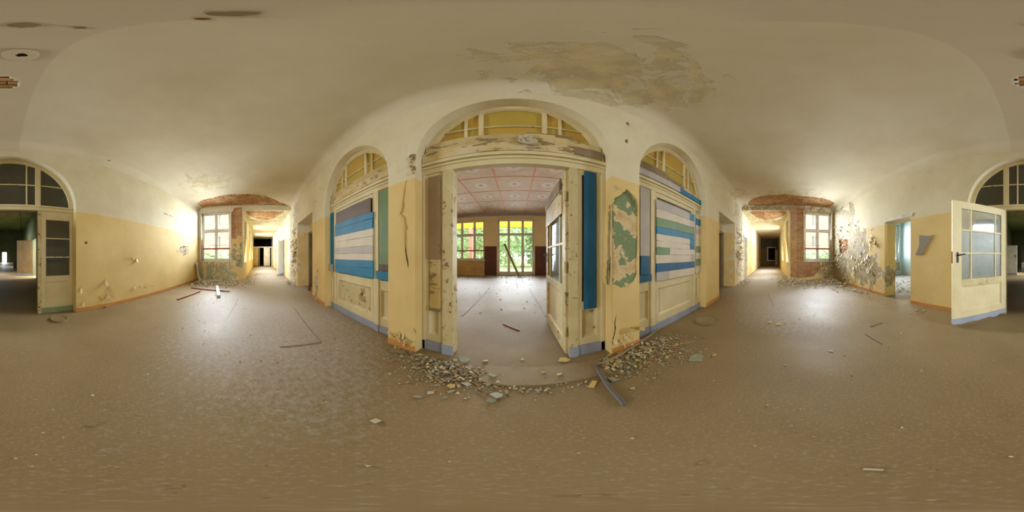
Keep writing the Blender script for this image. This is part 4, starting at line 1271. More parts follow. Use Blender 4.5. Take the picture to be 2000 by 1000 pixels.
# ------------------------------------------------------------------ washroom
def washroom():
    x0, x1, y0, y1 = 1.5, 6.3, -6.4, -2.88
    mp = mapX(x1, 1)
    win = (-6.2, -5.0, -.28, 1.7)
    mb = MB(); mb.poly(mp, [(y0-.1, -1), (y1, -1), (y1, 2.0), (y0-.1, 2.0)], 0, .3, [[(win[0], win[2]), (win[1], win[2]), (win[1], win[3]), (win[0], win[3])], [(-4.4, win[2]), (-3.3, win[2]), (-3.3, win[3]), (-4.4, win[3])]])
    S(mb.build('wall_washroom_window', 'tile'), 'pale blue tiled washroom wall with its window')
    S(MB().box(x0-.1, x1, y0-.1, y0, -1, 2.0).build('wall_washroom_back', 'tile'), 'pale blue tiled back wall of the washroom')
    S(MB().box(x0-.1, x0, y0, y1, -1, 2.0).build('wall_washroom_side', 'tile'), 'tiled washroom side wall out of sight of the hall')
    S(MB().box(x0-.1, x1, y0-.1, y1, 1.95, 2.05).build('ceiling_washroom', 'white'), 'white washroom ceiling', 'ceiling')
    wd = empty('window_3', 'tall white washroom window seen through the side opening', 'window', (x1, -5.6, win[2]), kind='structure')
    sash(wd, mp, win[0], win[1], win[2], win[3], .1, [-5.6], [1.0], None)
    daylight(x1+.03, win[0], x1+.03, win[1], win[2], win[3], -1, 0, *G_WASH)
    wd = empty('window_4', 'second washroom window nearer the hall wall', 'window', (x1, -3.85, win[2]), kind='structure')
    sash(wd, mp, -4.4, -3.3, win[2], win[3], .1, [-3.85], [1.0], None)
    daylight(x1+.03, -4.4, x1+.03, -3.3, win[2], win[3], -1, 0, *G_WASH)
    r = empty('radiator_cover', 'tan slatted radiator cover under the washroom window', 'radiator cover', (6.2, -6.0, -.75))
    MB().rect(mp, -6.2, -5.6, -.75, -.35, -.06, -.01).build('panel', 'board_tan', r, bev=.004)
    for k in range(8):
        MB().rect(mp, -6.18+k*.07, -6.14+k*.07, -.73, -.37, -.07, -.06).build('slat', 'old_wood', r)
    # opening trim
    t = S(MB().rect(mapYs(YS), BW[0]-.05, BW[1]+.02, .83, .9, -.012, 0).build('trim_1', 'white_paint'), 'whitish lintel strip above the washroom opening', 'trim')
washroom()

# ------------------------------------------------------------------ day room
DX0, DX1, DY0, DY1, DZ = -4.4, 4.4, 1.62, 8.3, 2.2
def dayroom():
    LW = (-4.15, -1.645, -.2, 1.89); RW = (1.6, 4.1, -.2, 1.89); FD = (-.95, .91, -1, 1.9)
    mp = mapY(DY1)
    hl = [[(w_[0], w_[2]), (w_[1], w_[2]), (w_[1], w_[3]), (w_[0], w_[3])] for w_ in (LW, RW)]
    mb = MB(); mb.poly(mp, [(DX0-.3, -1), (FD[0], -1), (FD[0], FD[3]), (FD[1], FD[3]), (FD[1], -1), (DX1+.3, -1), (DX1+.3, 2.3), (DX0-.3, 2.3)], 0, .3, hl)
    wl = S(mb.build('wall_day_room', 'far'), 'papered far wall of the day room with window, glazed door and window')
    for n, X, s in (('west', DX0, -1), ('east', DX1, 1)):
        mb = MB(); mb.poly(mapX(X, s), [(DY0, -1), (DY1+.3, -1), (DY1+.3, 2.3), (DY0, 2.3)], 0, .15)
        S(mb.build('wall_day_room_%s' % n, 'far'), '%s side wall of the day room' % n)
    # wainscot boards between the windows, apron under them
    for k, (a0, a1) in enumerate(((LW[1], FD[0]-.05), (FD[1]+.05, RW[0]))):
        wn = empty('trim_%d' % (2+k), 'dark brown wainscot %s of the glazed garden door' % ('left' if k == 0 else 'right'), 'wainscot', ((a0+a1)/2, DY1, -1), kind='structure')
        nb = 2
        for j in range(nb):
            MB().rect(mp, a0+(a1-a0)*j/nb+.0015, a0+(a1-a0)*(j+1)/nb-.0015, -1, .46, -.02, 0).build('board', 'dark_wood', wn, bev=.003)
        MB().rect(mp, a0, a1, .46, .495, -.035, 0).build('cap_rail', 'dark_wood', wn, bev=.004)
    # ceiling with framed panels
    cl = S(MB().box(DX0-.3, DX1+.3, DY0, DY1+.3, DZ+.02, DZ+.12).build('ceiling_day_room', 'orange'), 'day room ceiling of stencilled pink panels between orange lines', 'ceiling')
    xs = [-4.42, -3.46, -2.49, -1.515, -.54, .437, 1.41, 2.39, 3.36, 4.42]; ys = [1.64, 2.05, 3.1, 4.15, 5.2, 6.25, 7.3, 8.28]
    W = Vector(cl.location)
    for i in range(len(xs)-1):
        for j in range(len(ys)-1):
            g = .018
            a, b = xs[i+1]-xs[i]-2*g, ys[j+1]-ys[j]-2*g
            me = bpy.data.meshes.new('panel')
            bm = bmesh.new(); bmesh.ops.create_cube(bm, size=1); bmesh.ops.scale(bm, vec=(a*h, b*h, .02), verts=bm.verts); bm.to_mesh(me); bm.free()
            me.materials.append(M['panel'])
            o = bpy.data.objects.new('panel', me); COL.objects.link(o); o.parent = cl
            o.location = ((xs[i]+xs[i+1])/2*h, (ys[j]+ys[j+1])/2*h, (DZ+.017+1)*h)
    S(MB().rect(mp, DX0, DX1, DZ-.1, DZ, -.03, 0).build('trim_4', 'grey_paint'), 'blue-grey painted border along the day room cornice', 'trim')
    # windows
    for n, w_, lab in ((5, LW, 'wide many-light day room window left of the garden door'), (6, RW, 'wide many-light day room window right of the garden door')):
        wd = empty('window_%d' % n, lab, 'window', ((w_[0]+w_[1])/2, DY1, w_[2]), kind='structure')
        wth = w_[1]-w_[0]
        sash(wd, mp, *w_, .1, [w_[0]+wth*.22, w_[0]+wth*.5, w_[0]+wth*.78], [1.12], .28, [.43], fw=.05)
        MB().rect(mp, w_[0]-.05, w_[1]+.05, w_[2]-.04, w_[2], -.06, .12).build('window_sill', 'white_paint', wd, bev=.005)
        MB().rect(mp, w_[0]+.02, w_[1]-.02, -.96, w_[2]-.06, -.006, .0).build('apron', 'apron', wd)
        daylight(w_[0], DY1-.01, w_[1], DY1-.01, w_[2], w_[3], 0, -1, *G_DAY)
    fd = empty('window_7', 'three-leaf glazed garden door in the far day room wall', 'glazed door', (0, DY1, -1), kind='structure')
    sash(fd, mp, FD[0], FD[1], -1, FD[3], .08, [-.385, .33], [1.12], None, [.5, .0], fw=.06)
    for a0, a1 in ((FD[0]+.06, -.42), (-.35, .295), (.365, FD[1]-.06)):
        MB().rect(mp, a0, a1, -.95, -.8, .07, .12).build('bottom_rail', 'white_paint', fd, bev=.004)
    daylight(FD[0], DY1-.01, FD[1], DY1-.01, -1, FD[3], 0, -1, *G_DAY)
    # leaning plank
    x0, z0 = on_y(985, 476, DY1-.12); x1, z1 = on_y(1014, 536, DY1-.55)
    p = empty('leaning_plank', 'grey plank leaning across the glazed garden door', 'plank', (x1, DY1-.5, -1))
    A = Vector((x0, DY1-.06, z0)); B = Vector((x1, DY1-.5, -.985))
    t = (A-B).normalized(); sx = t.cross(Vector((0, 1, 0))).normalized()*.055; sy = t.cross(sx).normalized()*.018
    vs = [B-sx-sy, B+sx-sy, B+sx+sy, B-sx+sy, A-sx-sy, A+sx-sy*.6, A+sx+sy, A-sx+sy]
    MB().add(vs, [(0,3,2,1),(4,5,6,7),(0,1,5,4),(1,2,6,5),(2,3,7,6),(3,0,4,7)]).build('board', 'grey_wood', p, bev=.004)
    # two rails let into the floor
    for (q0, q1, lab) in (((903, 617), (957, 562), 'thin pale metal rail in the day room floor, left'), ((1034, 563), (1067, 618), 'dark metal rail in the day room floor, right')):
        a = on_floor(*q0); b = on_floor(*q1)
        MB().tube([(a[0], a[1], -.996), (b[0], b[1], -.996)], .012, 6, flat=.6).build('floor_rail', 'iron' if q0[0] < 1000 else 'black')
        tag(bpy.context.scene.objects[-1] if False else COL.objects[-1], lab, 'rail')
dayroom()

# ------------------------------------------------------------------ outdoors
def outdoors():
    g = MB(); g.box(-70, 70, 8.6, 90, -1.25, -1.1); g.box(-70, -6.8, -60, -1.0, -1.12, -.985) ; g.box(6.8, 70, -60, -1.0, -1.12, -.985)
    S(g.build('lawn', 'grass'), 'rough green lawn outside the windows', 'lawn')
    def house(name, X, s, y0, y1, lab):
        o = empty(name, lab, 'building', (X, (y0+y1)/2, -1))
        mp = mapX(X, s)
        holes = []
        ny = int((y1-y0)/2.4)
        for i in range(ny):
            for z in (.9, 3.7, 6.4):
                yc = y0+1.2+i*2.4
                holes.append((yc-.45, yc+.45, z, z+1.6))
        mb = MB(); mb.poly(mp, [(y0, -1), (y1, -1), (y1, 9), (y0, 9)], 0, 1.5, [[(a, c), (b, c), (b, d), (a, d)] for a, b, c, d in holes])
        mb.build('facade', 'ext_brick', o)
        for a, b, c, d in holes:
            f = MB(); f.poly(mp, [(a, c), (b, c), (b, d), (a, d)], .12, .2, [[(a+.08, c+.08), (b-.08, c+.08), (b-.08, d-.08), (a+.08, d-.08)]])
            fo = f.build('window', 'white_paint', o)
            MB().rect(mp, (a+b)/2-.03, (a+b)/2+.03, c, d, .12, .18).build('mullion', 'white_paint', fo)
            MB().rect(mp, a, b, c, d, .3, .34).build('pane', 'opaque_pane', fo)
        MB().rect(mp, y0-.3, y1+.3, 9, 9.4, -.3, 1.8).build('eaves', 'grey_wood', o)
    house('brick_building', -19.5, -1, -16, -1.6, 'pale red brick building wing beyond the left end window')
    house('brick_building', 19.5, 1, -16, -1.6, 'pale red brick building wing beyond the right end window')
    # veranda beam and posts beyond the day room
    v = empty('veranda', 'yellow-painted veranda beam on pink posts outside the day room', 'veranda', (0, 9.7, -1))
    MB().box(-6, 6, 9.6, 9.85, 1.72, 2.25).build('beam', 'yellow_fascia', v, bev=.01)
    for x in (-4.9, -2.78, 2.78, 4.9):
        MB().box(x-.12, x+.12, 9.6, 9.85, -1.1, 1.72).build('post', 'pink_post', v, bev=.01)
    # trees
    def crown(seed, R, H, n):
        rr = random.Random(seed)
        mb = MB()
        lobes = [(Vector((rr.uniform(-.6, .6)*R, rr.uniform(-.6, .6)*R, H*rr.uniform(.14, .95))), R*rr.uniform(.4, .7)) for _ in range(12)]
        for _ in range(n):
            c, r = rr.choice(lobes)
            d = Vector((rr.gauss(0, 1), rr.gauss(0, 1), rr.gauss(0, 1))).normalized()
            p = c+d*r*rr.uniform(.75, 1.05)
            a = Vector((rr.gauss(0, 1), rr.gauss(0, 1), rr.gauss(0, 1))).normalized(); b = a.cross(d).normalized() if a.cross(d).length > .1 else Vector((0, 0, 1))
            s = rr.uniform(.12, .26)
            mb.add([p-a*s, p+b*s*.6, p+a*s, p-b*s*.6], [(0, 1, 2, 3)])
        return mb
    spots = [(-6.5, 15, 'leafy tree outside, furthest left beyond the day room'), (-2.6, 17, 'leafy tree outside, framed by the left day room window'), (.6, 15.5, 'pale green tree straight behind the garden door'), (3.4, 17.5, 'leafy tree outside, right of the garden door'), (7.2, 15.5, 'leafy tree outside, furthest right beyond the day room'), (-1.6, 24, 'tall tree further back, left of the garden door axis'), (2.6, 25, 'tall tree further back, right of the garden door axis'), (-6.8, 24, 'tall tree further back, behind the left day room window'), (-11, 18, 'leafy tree outside at the outer left'), (11, 19, 'leafy tree outside at the outer right')]
    protos = {}
    for i, (x, y, lab) in enumerate(spots):
        o = empty('broadleaf_tree', lab, 'tree', (x, y, -1.1))
        k = i % 2
        mt = ('leaf', 'leaf2')[k]
        mb = crown(i, 2.7 if i < 5 else 3.4, 5.4 if i < 5 else 7.5, 3400)
        mb.v = [(a+x, b+y, c-.9) for a, b, c in mb.v]
        mb.build('crown', mt, o, fix=False, kind='stuff')
        MB().tube([(x, y, -1.1), (x+.1, y, .6), (x-.05, y+.1, 2.2), (x+.1, y, 3.6)], [.2, .16, .12, .05], 8).build('trunk', 'bark', o, smooth=True)
    # shrubs at the courtyard foot of the brick wings
    for s, lab in ((-1, 'low shrub outside the left end window'), (1, 'low shrub outside the right end window')):
        mb = crown(20+s, 1.2, 1.4, 900); x, y = s*15.5, -4.4
        mb.v = [(a+x, b*1.6+y, c-1.0) for a, b, c in mb.v]
        tag(mb.build('shrub', 'leaf2', None, fix=False), lab, 'shrub')
outdoors()

# ------------------------------------------------------------------ loose things and damage
def flakes(parent, items, mats, name='paint_flakes'):
    """curls of loosened paint standing off a wall: (a, b, size, tilt) on map mp"""
    mb = MB()
    for mp, a, b, sz, ang, curl, mi in items:
        n = 4
        wv = sz*random.uniform(.45, .8); ln = sz*random.uniform(.8, 1.5)
        ca, sa = math.cos(ang), math.sin(ang)
        vs = []
        for i in range(n+1):
            t = i/n
            u = t*ln; d = -curl*ln*t*t - .0015
            wd = wv*(1-.55*abs(t-.35))*random.uniform(.8, 1.1)
            for sgn in (-1, 1):
                q = sgn*wd/2
                vs.append(mp(a+u*ca-q*sa, b+u*sa+q*ca, d-.1*abs(q)*curl))
        mb.add(vs, [(2*i, 2*i+1, 2*i+3, 2*i+2) for i in range(n)], mi)
    return mb.build(name, mats, parent, fix=False, kind='stuff')

def scatter(mp, n, ca, cb, ra, rb, smin, smax, down=True, mi=(0, 1), reject=None):
    out = []
    while len(out) < n:
        a = random.gauss(ca, ra); b = random.gauss(cb, rb)
        if abs(a-ca) > 2*ra or abs(b-cb) > 2*rb or (reject and reject(a, b)): continue
        out.append((mp, a, b, random.uniform(smin, smax), random.uniform(-2.6, -.5) if down else random.uniform(0, 6.3), random.uniform(.15, .8), random.choice(mi)))
    return out
wf = mapY(YN); wbk = mapYs(YS); ww = mapX(XW, -1); we = mapX(XE, 1)
FM = ['yellow_chip', 'wall_chip', 'grey_sheet']
flakes(WALL_F, scatter(wf, 150, -5.75, .1, .3, .55, .05, .13, mi=(0, 0, 1, 2), reject=lambda a, b: a > -5.24 or b < -.95 or a < -7.8) +
       scatter(wf, 150, 5.95, .1, .4, .55, .05, .13, mi=(0, 0, 1, 2), reject=lambda a, b: a < 5.2 or b < -.95 or a > 6.7) +
       scatter(wf, 16, -3.35, -.6, .08, .2, .03, .09, mi=(0, 1, 2)) +
       scatter(wf, 10, -1.05, -.86, .1, .04, .03, .06) + scatter(wf, 10, .98, -.86, .1, .05, .03, .06), FM)
flakes(WALL_B, scatter(wbk, 90, 5.6, .1, .5, .65, .04, .11, mi=(0, 1, 1, 2), reject=lambda a, b: a > 6.35 or b < -.9) +
       scatter(wbk, 60, 4.1, -.3, .5, .4, .04, .11, mi=(0, 0, 1, 2), reject=lambda a, b: a < 3.12 or b < -.9) +
       scatter(wbk, 26, 3.6, .45, .25, .15, .04, .1, mi=(0, 0, 0, 1), reject=lambda a, b: a < 3.12) +
       scatter(wbk, 26, -5.0, .2, .3, .09, .03, .07, down=False, mi=(0, 0, 1)) + scatter(wbk, 14, -2.2, -.75, .5, .08, .02, .07), FM)
flakes(WALL_W, scatter(ww, 60, -.93, .1, .12, .35, .05, .13, mi=(1, 1, 2), reject=lambda a, b: a > -.7 or a < -1.18) + scatter(ww, 90, -1.8, -.6, .4, .2, .03, .1, mi=(0, 1, 2), reject=lambda a, b: a > -.7 or b < -.95 or a < -2.5), FM)
flakes(WALL_E, scatter(we, 50, -2.2, -.5, .15, .25, .03, .1, mi=(1, 1, 2), reject=lambda a, b: b > -.23 or a < -2.5 or b < -.95), FM)

# the long split with its curled lip on the left pier, the crack on the right pier
def strip(parent, name, mp, pts, w0, curl, mat, side=1):
    mb = MB()
    vs = []
    n = 4
    for i, (a, b) in enumerate(pts):
        t = i/(len(pts)-1)
        ww_ = w0*math.sin(math.pi*min(1, max(.06, t*.94+.03)))*random.uniform(.7, 1.2)
        for k in range(n+1):
            u = k/n
            vs.append(mp(a+side*ww_*u*(1-.25*u), b, -.001-curl*ww_*u*u))
    fs = []
    for i in range(len(pts)-1):
        for k in range(n):
            o = i*(n+1)+k
            fs.append((o, o+1, o+n+2, o+n+1))
    return mb.add(vs, fs).build(name, mat, parent, smooth=True, fix=False)
ptsL = [on_y(px, py, YN) for px, py in ((794, 352), (789, 368), (785, 392), (783, 410), (779, 418), (786, 426), (789, 445), (788, 470), (790, 488), (794, 505), (797, 522))]
def dense(pts, k=3):
    out = []
    for (a, b), (c, d) in zip(pts, pts[1:]):
        for i in range(k): out.append((a+(c-a)*i/k+random.uniform(-.003, .003), b+(d-b)*i/k))
    return out+[pts[-1]]
strip(WALL_F, 'paint_curl', wf, dense(ptsL), .034, .4, 'front', 1)['label'] = 'long curled lip of split ochre paint on the left pier'
strip(WALL_F, 'paint_crack', wf, dense([on_y(px, py, YN) for px, py in ((792, 480), (794, 495), (797, 512), (798, 524))]), .02, .1, 'black', -1)
strip(WALL_F, 'paint_crack', wf, dense([on_y(px, py, YN) for px, py in ((1204, 614), (1200, 630), (1201, 645), (1197, 660), (1195, 674))]), .014, .05, 'black', 1)['label'] = 'dark wavy crack low on the right pier'
strip(WALL_F, 'paint_crack', wf, dense([on_y(px, py, YN) for px, py in ((1191.5, 500), (1190.5, 515), (1189.5, 540), (1190, 556))]), .014, .05, 'black', 1)
strip(WALL_F, 'paint_curl', wf, dense([on_y(px, py, YN) for px, py in ((1222, 370), (1230, 377), (1240, 387), (1244, 400), (1246, 425))]), .03, .7, 'yellow_chip', -1)
# crumbled plaster at the springing left of the central arch
mb = MB(); rr = random.Random(9)
for k in range(22):
    x, z = on_y(rr.uniform(803, 811), rr.uniform(304, 338), YN); r = rr.uniform(.012, .032)
    P = [(x+r*math.cos(t)*rr.uniform(.7, 1.2), YN-.004-rr.uniform(0, .02), z+r*math.sin(t)*rr.uniform(.7, 1.3)) for t in [2*math.pi*i/7 for i in range(7)]]
    mb.add(P+[(x, YN-.02, z)], [(i, (i+1) % 7, 7) for i in range(7)], k % 2)
mb.build('broken_plaster', ['board_tan', 'wall_chip'], WALL_F, fix=False, kind='stuff')

for (p0, p1) in (((320, 417), (327, 420)), ((330, 421), (337, 424)), ((340, 425), (346, 427)), ((349, 428), (355, 431))):
    a = on_y(*p0, YS); b = on_y(*p1, YS)
    MB().poly(wbk, [(a[0], a[1]), (b[0], b[1]), (b[0], b[1]+.03), (a[0]-.01, a[1]+.025)], -.002, .002).build('scratch', 'black', WALL_B)
flakes(WALL_B, [(wbk, *on_y(px, py, YS), .1, ang, .5, 0) for px, py, ang in ((163, 588, -1.4), (210, 572, -1.7), (207, 545, -1.5), (262, 508, 1.0), (268, 505, -1.2), (160, 560, -1.2), (212, 560, -1.9))], FM)
flakes(WALL_F, [(wf, *on_y(px, py, YN), sz, ang, .5, k) for px, py, sz, ang, k in ((760, 648, .07, -.6, 0), (770, 652, .08, -.3, 0), (782, 655, .09, -.2, 0), (812, 652, .06, 1.5, 0), (1232, 640, .09, -.3, 0), (1210, 648, .09, 0, 0), (1198, 372, .05, 1.2, 1))], FM)
# torn sheet hanging on the back wall right of the washroom
def torn_sheet():
    pts = [on_y(px, py, YS) for px, py in ((1796, 459), (1808, 461), (1818, 461), (1824, 458), (1817, 470), (1810, 482), (1803, 496), (1796, 498), (1788, 498), (1792, 490), (1796, 480), (1796, 468))]
    o = MB().poly(wbk, pts, -.014, -.008).build('torn_sheet', 'grey_sheet')
    tag(o, 'torn grey-brown sheet of peeled backing hanging on the ochre wall', 'torn sheet')
torn_sheet()

# switch box on the left screen
x, z = on_y(650, 522, YF)
bx = empty('switch_box', 'small grey-green switch box at the far edge of the left screen', 'switch box', (x, YF-.03, z-.06))
MB().rect(mapY(YF), x-.06, x+.06, z-.062, z+.062, -.06, -.013).build('case', 'green_chip', bx, bev=.006)
MB().rect(mapY(YF), x-.045, x+.045, z-.045, z+.045, -.066, -.06).build('cover', 'green_chip', bx, bev=.004)

# floor pieces -------------------------------------------------------
def slab_on_floor(name, pxs, t, mat, lab, cat, group=None, z=-1, jag=0, tilt=0):
    pts = [on_floor(*q) for q in pxs]
    if jag: pts = ragged(pts, jag, 3, int(pxs[0][0]))
    o = MB().poly(lambda a, b, d: (a, b, z+d), pts, .001, t).build(name, mat, bev=.002)
    tag(o, lab, cat, group)
    return o

slab_on_floor('floor_board', ((934, 744), (960, 751), (1000, 754), (1040, 754), (1080, 751), (1120, 745), (1160, 737), (1196, 729), (1186, 716), (1168, 704), (1120, 711), (1070, 717), (1010, 719), (948, 715)), .012, 'lino', 'long lino-covered threshold board lying before the central doorway', 'board')

def bar(name, p0, p1, r, mat, lab, cat, z0=-.985, z1=None, mid=None, flat=.6, n=6):
    a = on_floor(*p0); b = on_floor(*p1)
    path = [(a[0], a[1], z0)]
    for q in (mid or ()):
        c = on_floor(*q); path.append((c[0], c[1], z0+random.uniform(0, .008)))
    path.append((b[0], b[1], z1 if z1 is not None else z0))
    o = MB().tube(path, r, n, flat=flat).build(name, mat, smooth=False)
    return tag(o, lab, cat)
bar('bent_strip', (1164, 716), (1220, 793), .016, 'iron', 'short bent grey strip lying across the threshold board corner', 'strip', mid=((1172, 732), (1192, 762), (1205, 776)))
bar('long_strip', (1164, 718), (1290, 645), .014, 'grey_wood', 'long dark strip on the floor along the right pier', 'strip', mid=((1200, 706), (1240, 680)), z0=-.96)

def wood(name, p0, p1, wv, t, mat, lab, cat='batten', z=-1, lift=0):
    a = Vector((*on_floor(*p0), z)); b = Vector((*on_floor(*p1), z+lift))
    d = (b-a).normalized(); s = Vector((-d.y, d.x, 0)).normalized()*wv/2; u = Vector((0, 0, t))
    vs = [a-s, a+s, b+s, b-s, a-s+u, a+s+u, b+s+u, b-s+u]
    o = MB().add(vs, [(0,3,2,1),(4,5,6,7),(0,1,5,4),(1,2,6,5),(2,3,7,6),(3,0,4,7)]).build(name, mat, bev=.003)
    return tag(o, lab, cat)
wood('timber_batten', (374, 563), (448, 570), .06, .035, 'batten', 'long reddish batten on the floor below the left end window')
wood('timber_batten', (347, 586), (390, 570), .05, .03, 'batten', 'shorter reddish batten slanting toward the ochre back wall')
wood('white_batten', (427, 581), (424, 561), .09, .03, 'board_white', 'short white batten lying across the long reddish batten', z=-.965)
wood('brown_stick', (603, 568), (607, 561), .05, .03, 'rust', 'short rust-brown stick leaning in the left recess', lift=.1)
wood('thin_lath', (546, 678), (628, 669), .012, .008, 'grey_wood', 'thin grey slat alone on the floor in the left half')
wood('dark_offcut', (762, 686), (790, 691), .05, .03, 'grey_wood', 'dark wooden offcut on the floor before the left pier', 'offcut')
wood('twig', (983, 633), (1014, 646), .02, .012, 'batten', 'thin brown twig on the day room floor inside the doorway', 'twig')
wood('pale_splinter', (1686, 916), (1726, 918), .012, .006, 'white_chip', 'pale wood splinter on the floor near the tripod, right', 'splinter')
wood('thin_stick', (1690, 652), (1722, 672), .014, .01, 'grey_wood', 'thin dark stick on the floor before the washroom opening', 'stick')
wood('thin_stick', (1700, 638), (1722, 630), .014, .01, 'grey_wood', 'fine pale stick pointing at the washroom opening', 'stick')

# white bent sheet and grey-green peeled sheet in the left corner
def bent_sheet():
    P = [(on_floor(389, 552)), ]
    mb = MB()
    bx_, by_ = -6.0, -2.46
    prof = [(0.0, .0), (.02, .25), (.03, .42), (.0, .0)]
    pts = [(-6.05, -2.47, .0-.28), (-6.06, -2.45, -.55), (-6.04, -2.41, -.75), (-5.96, -2.33, -.9), (-5.8, -2.2, -.975)]
    vs = []
    for x, y, z in pts:
        vs += [(x-.1, y-.005, z), (x+.12, y+.01, z), (x+.12, y+.018, z-.012), (x-.1, y+.003, z-.012)]
    fs = []
    for i in range(len(pts)-1):
        for k in range(4):
            k2 = (k+1) % 4
            fs.append((i*4+k, i*4+k2, i*4+4+k2, i*4+4+k))
    fs += [(0, 3, 2, 1), tuple((len(pts)-1)*4+k for k in range(4))]
    o = mb.add(vs, fs).build('bent_board', 'board_white', smooth=False)
    tag(o, 'white bent board leaning in the corner left of the end window', 'board')
    o = MB().poly(mapX(XW, -1), ragged([(-2.24, -.98), (-1.98, -.98), (-1.97, -.6), (-1.99, -.35), (-2.12, -.36), (-2.14, -.7)], .01, 3, 4), -.03, -.012).build('peeled_sheet', 'green_chip')
    tag(o, 'grey-green peeled sheet standing against the wall under the left end window', 'sheet')
bent_sheet()

# round covers
for px, py, r, lab in ((115, 624, .13, 'round flat cover disc on the floor near the left of the back arch'), (1380, 627, .165, 'round warped disc on the floor by the right screen')):
    x, y = on_floor(px, py)
    o = empty('round_cover', lab, 'cover', (x, y, -1))
    MB().poly(lambda a, b, d: (a, b, -1+d), disc(x, y, 0, r, 0, 28), .0, .014).build('plate', 'floor' if px < 200 else 'lino', o, bev=.004)
    MB().poly(lambda a, b, d: (a, b, -1+d), disc(x, y, 0, r*1.0, 0, 28), .014, .019, [disc(x, y, 0, r*.92, 0, 28)]).build('rim', 'grey_wood', o)

# plaster shards large enough to tell apart
SH = [  # px, py, size(h), material, label, group
 (908, 703, .13, 'green_chip', 'largest grey-green slab in the rubble left of the doorway', None),
 (839, 707, .07, 'white_chip', 'pale rounded lump at the left edge of the doorway rubble', None),
 (912, 751, .07, 'green_chip', 'triangular green shard below the doorway rubble', None),
 (881, 755, .06, 'yellow_chip', 'ochre shard at the lower left of the doorway rubble', None),
 (841, 768, .05, 'white_chip', 'lone pale chip furthest left before the doorway rubble', None),
 (817, 776, .055, 'green_chip', 'lone green-grey tile chip left of all the rubble', None),
 (972, 774, .085, 'green_chip', 'broad green flake in front of the threshold board', None),
 (960, 784, .06, 'green_chip', 'squarish pale green flake nearest the eye before the threshold board', None),
 (948, 706, .06, 'green_chip', 'oval green shard in the doorway above the threshold board', None),
 (962, 737, .06, 'green_chip', 'green diamond-shaped chip on the left of the threshold board', None),
 (1020, 703, .045, 'white_chip', 'small pale chip in the middle of the doorway', None),
 (1102, 704, .12, 'yellow_chip', 'ochre slab of plaster at the foot of the open door leaf', None),
 (1051, 763, .05, 'green_chip', 'green chip just in front of the threshold board middle', None),
 (1064, 739, .03, 'green_chip', 'thin green sliver on the middle of the threshold board', None),
 (1092, 734, .045, 'yellow_chip', 'yellow flake on the right half of the threshold board', None),
 (1060, 730, .035, 'yellow_chip', 'yellow flake near the centre of the threshold board', None),
 (1158, 752, .08, 'yellow_chip', 'curled yellow flake beside the bent grey strip', None),
 (1235, 759, .04, 'yellow_chip', 'yellow-green chip right of the bent grey strip', None),
 (1196, 742, .09, 'green_chip', 'crumbled green sheet under the bent grey strip', None),
 (1190, 694, .08, 'yellow_chip', 'ochre lump at the foot of the right pier', None),
 (1222, 699, .07, 'yellow_chip', 'long ochre flake behind the long dark strip', None),
 (1242, 694, .06, 'white_chip', 'cream flake near the outer corner of the right pier', None),
 (1293, 663, .08, 'green_chip', 'green sheet fragment by the right screen kick board', None),
 (733, 823, .035, 'white_chip', 'small square white chip alone on the floor, left of centre', None),
 (1360, 698, .17, 'green_chip', 'flattened green paint sheet on the floor right of the doorway', None),
 (1395, 694, .06, 'yellow_chip', 'yellow flake beside the flattened green paint sheet', None),
 (1622, 686, .05, 'green_chip', 'small blue-green chip alone on the right floor', None),
 (1790, 607, .06, 'white_chip', 'pale chip at the foot of the ochre wall near the washroom', None),
 (1804, 608, .07, 'white_chip', 'long pale splinter beside the ochre wall near the washroom', None),
 (205, 601, .06, 'grey_wood', 'dark fragment beside the back wall skirting, left', None),
 (182, 829, .04, 'grey_wood', 'dark leaf-like scrap on the bare floor at the far left', None),
 (658, 681, .03, 'white_chip', 'white crumb on the floor before the left screen', None),
]
for (px, py, dx) in ((874, 712, .06), (868, 727, .055), (898, 719, .07), (901, 728, .05), (896, 755, .04), (879, 766, .05), (855, 716, .05), (886, 738, .05), (925, 735, .04), (890, 704, .045), (915, 718, .045), (866, 742, .045)):
    SH.append((px, py, dx, 'green_chip' if dx > .045 else 'white_chip', 'grey-green plaster shard among many in the rubble left of the doorway', 'shards in the rubble left of the doorway'))
for (px, py, dx) in ((1076, 768, .03), (1030, 766, .03), (1008, 760, .035), (990, 765, .035), (1100, 766, .03), (1110, 758, .03), (1135, 750, .03), (1070, 760, .03)):
    SH.append((px, py, dx, 'green_chip', 'small green paint chip in the row along the threshold board front', 'chips along the threshold board'))
for (px, py, dx) in ((1505, 630, .06), (1520, 634, .07), (1535, 631, .05), (1512, 637, .04), (1548, 632, .04)):
    SH.append((px, py, dx, 'yellow_chip', 'yellow-green paint flake in the small heap on the right floor', 'flakes in the small heap on the right floor'))
for (px, py, dx) in ((1622, 556, .14), (1632, 560, .16), (1640, 557, .14), (1645, 563, .13), (1628, 566, .12), (1655, 566, .12), (1636, 570, .1), (1668, 569, .13), (1680, 572, .1)):
    SH.append((px, py, dx, 'white_chip' if dx > .12 else 'grey_sheet', 'broken plaster sheet in the pile at the foot of the stripped right corner', 'plaster sheets piled in the right corner'))
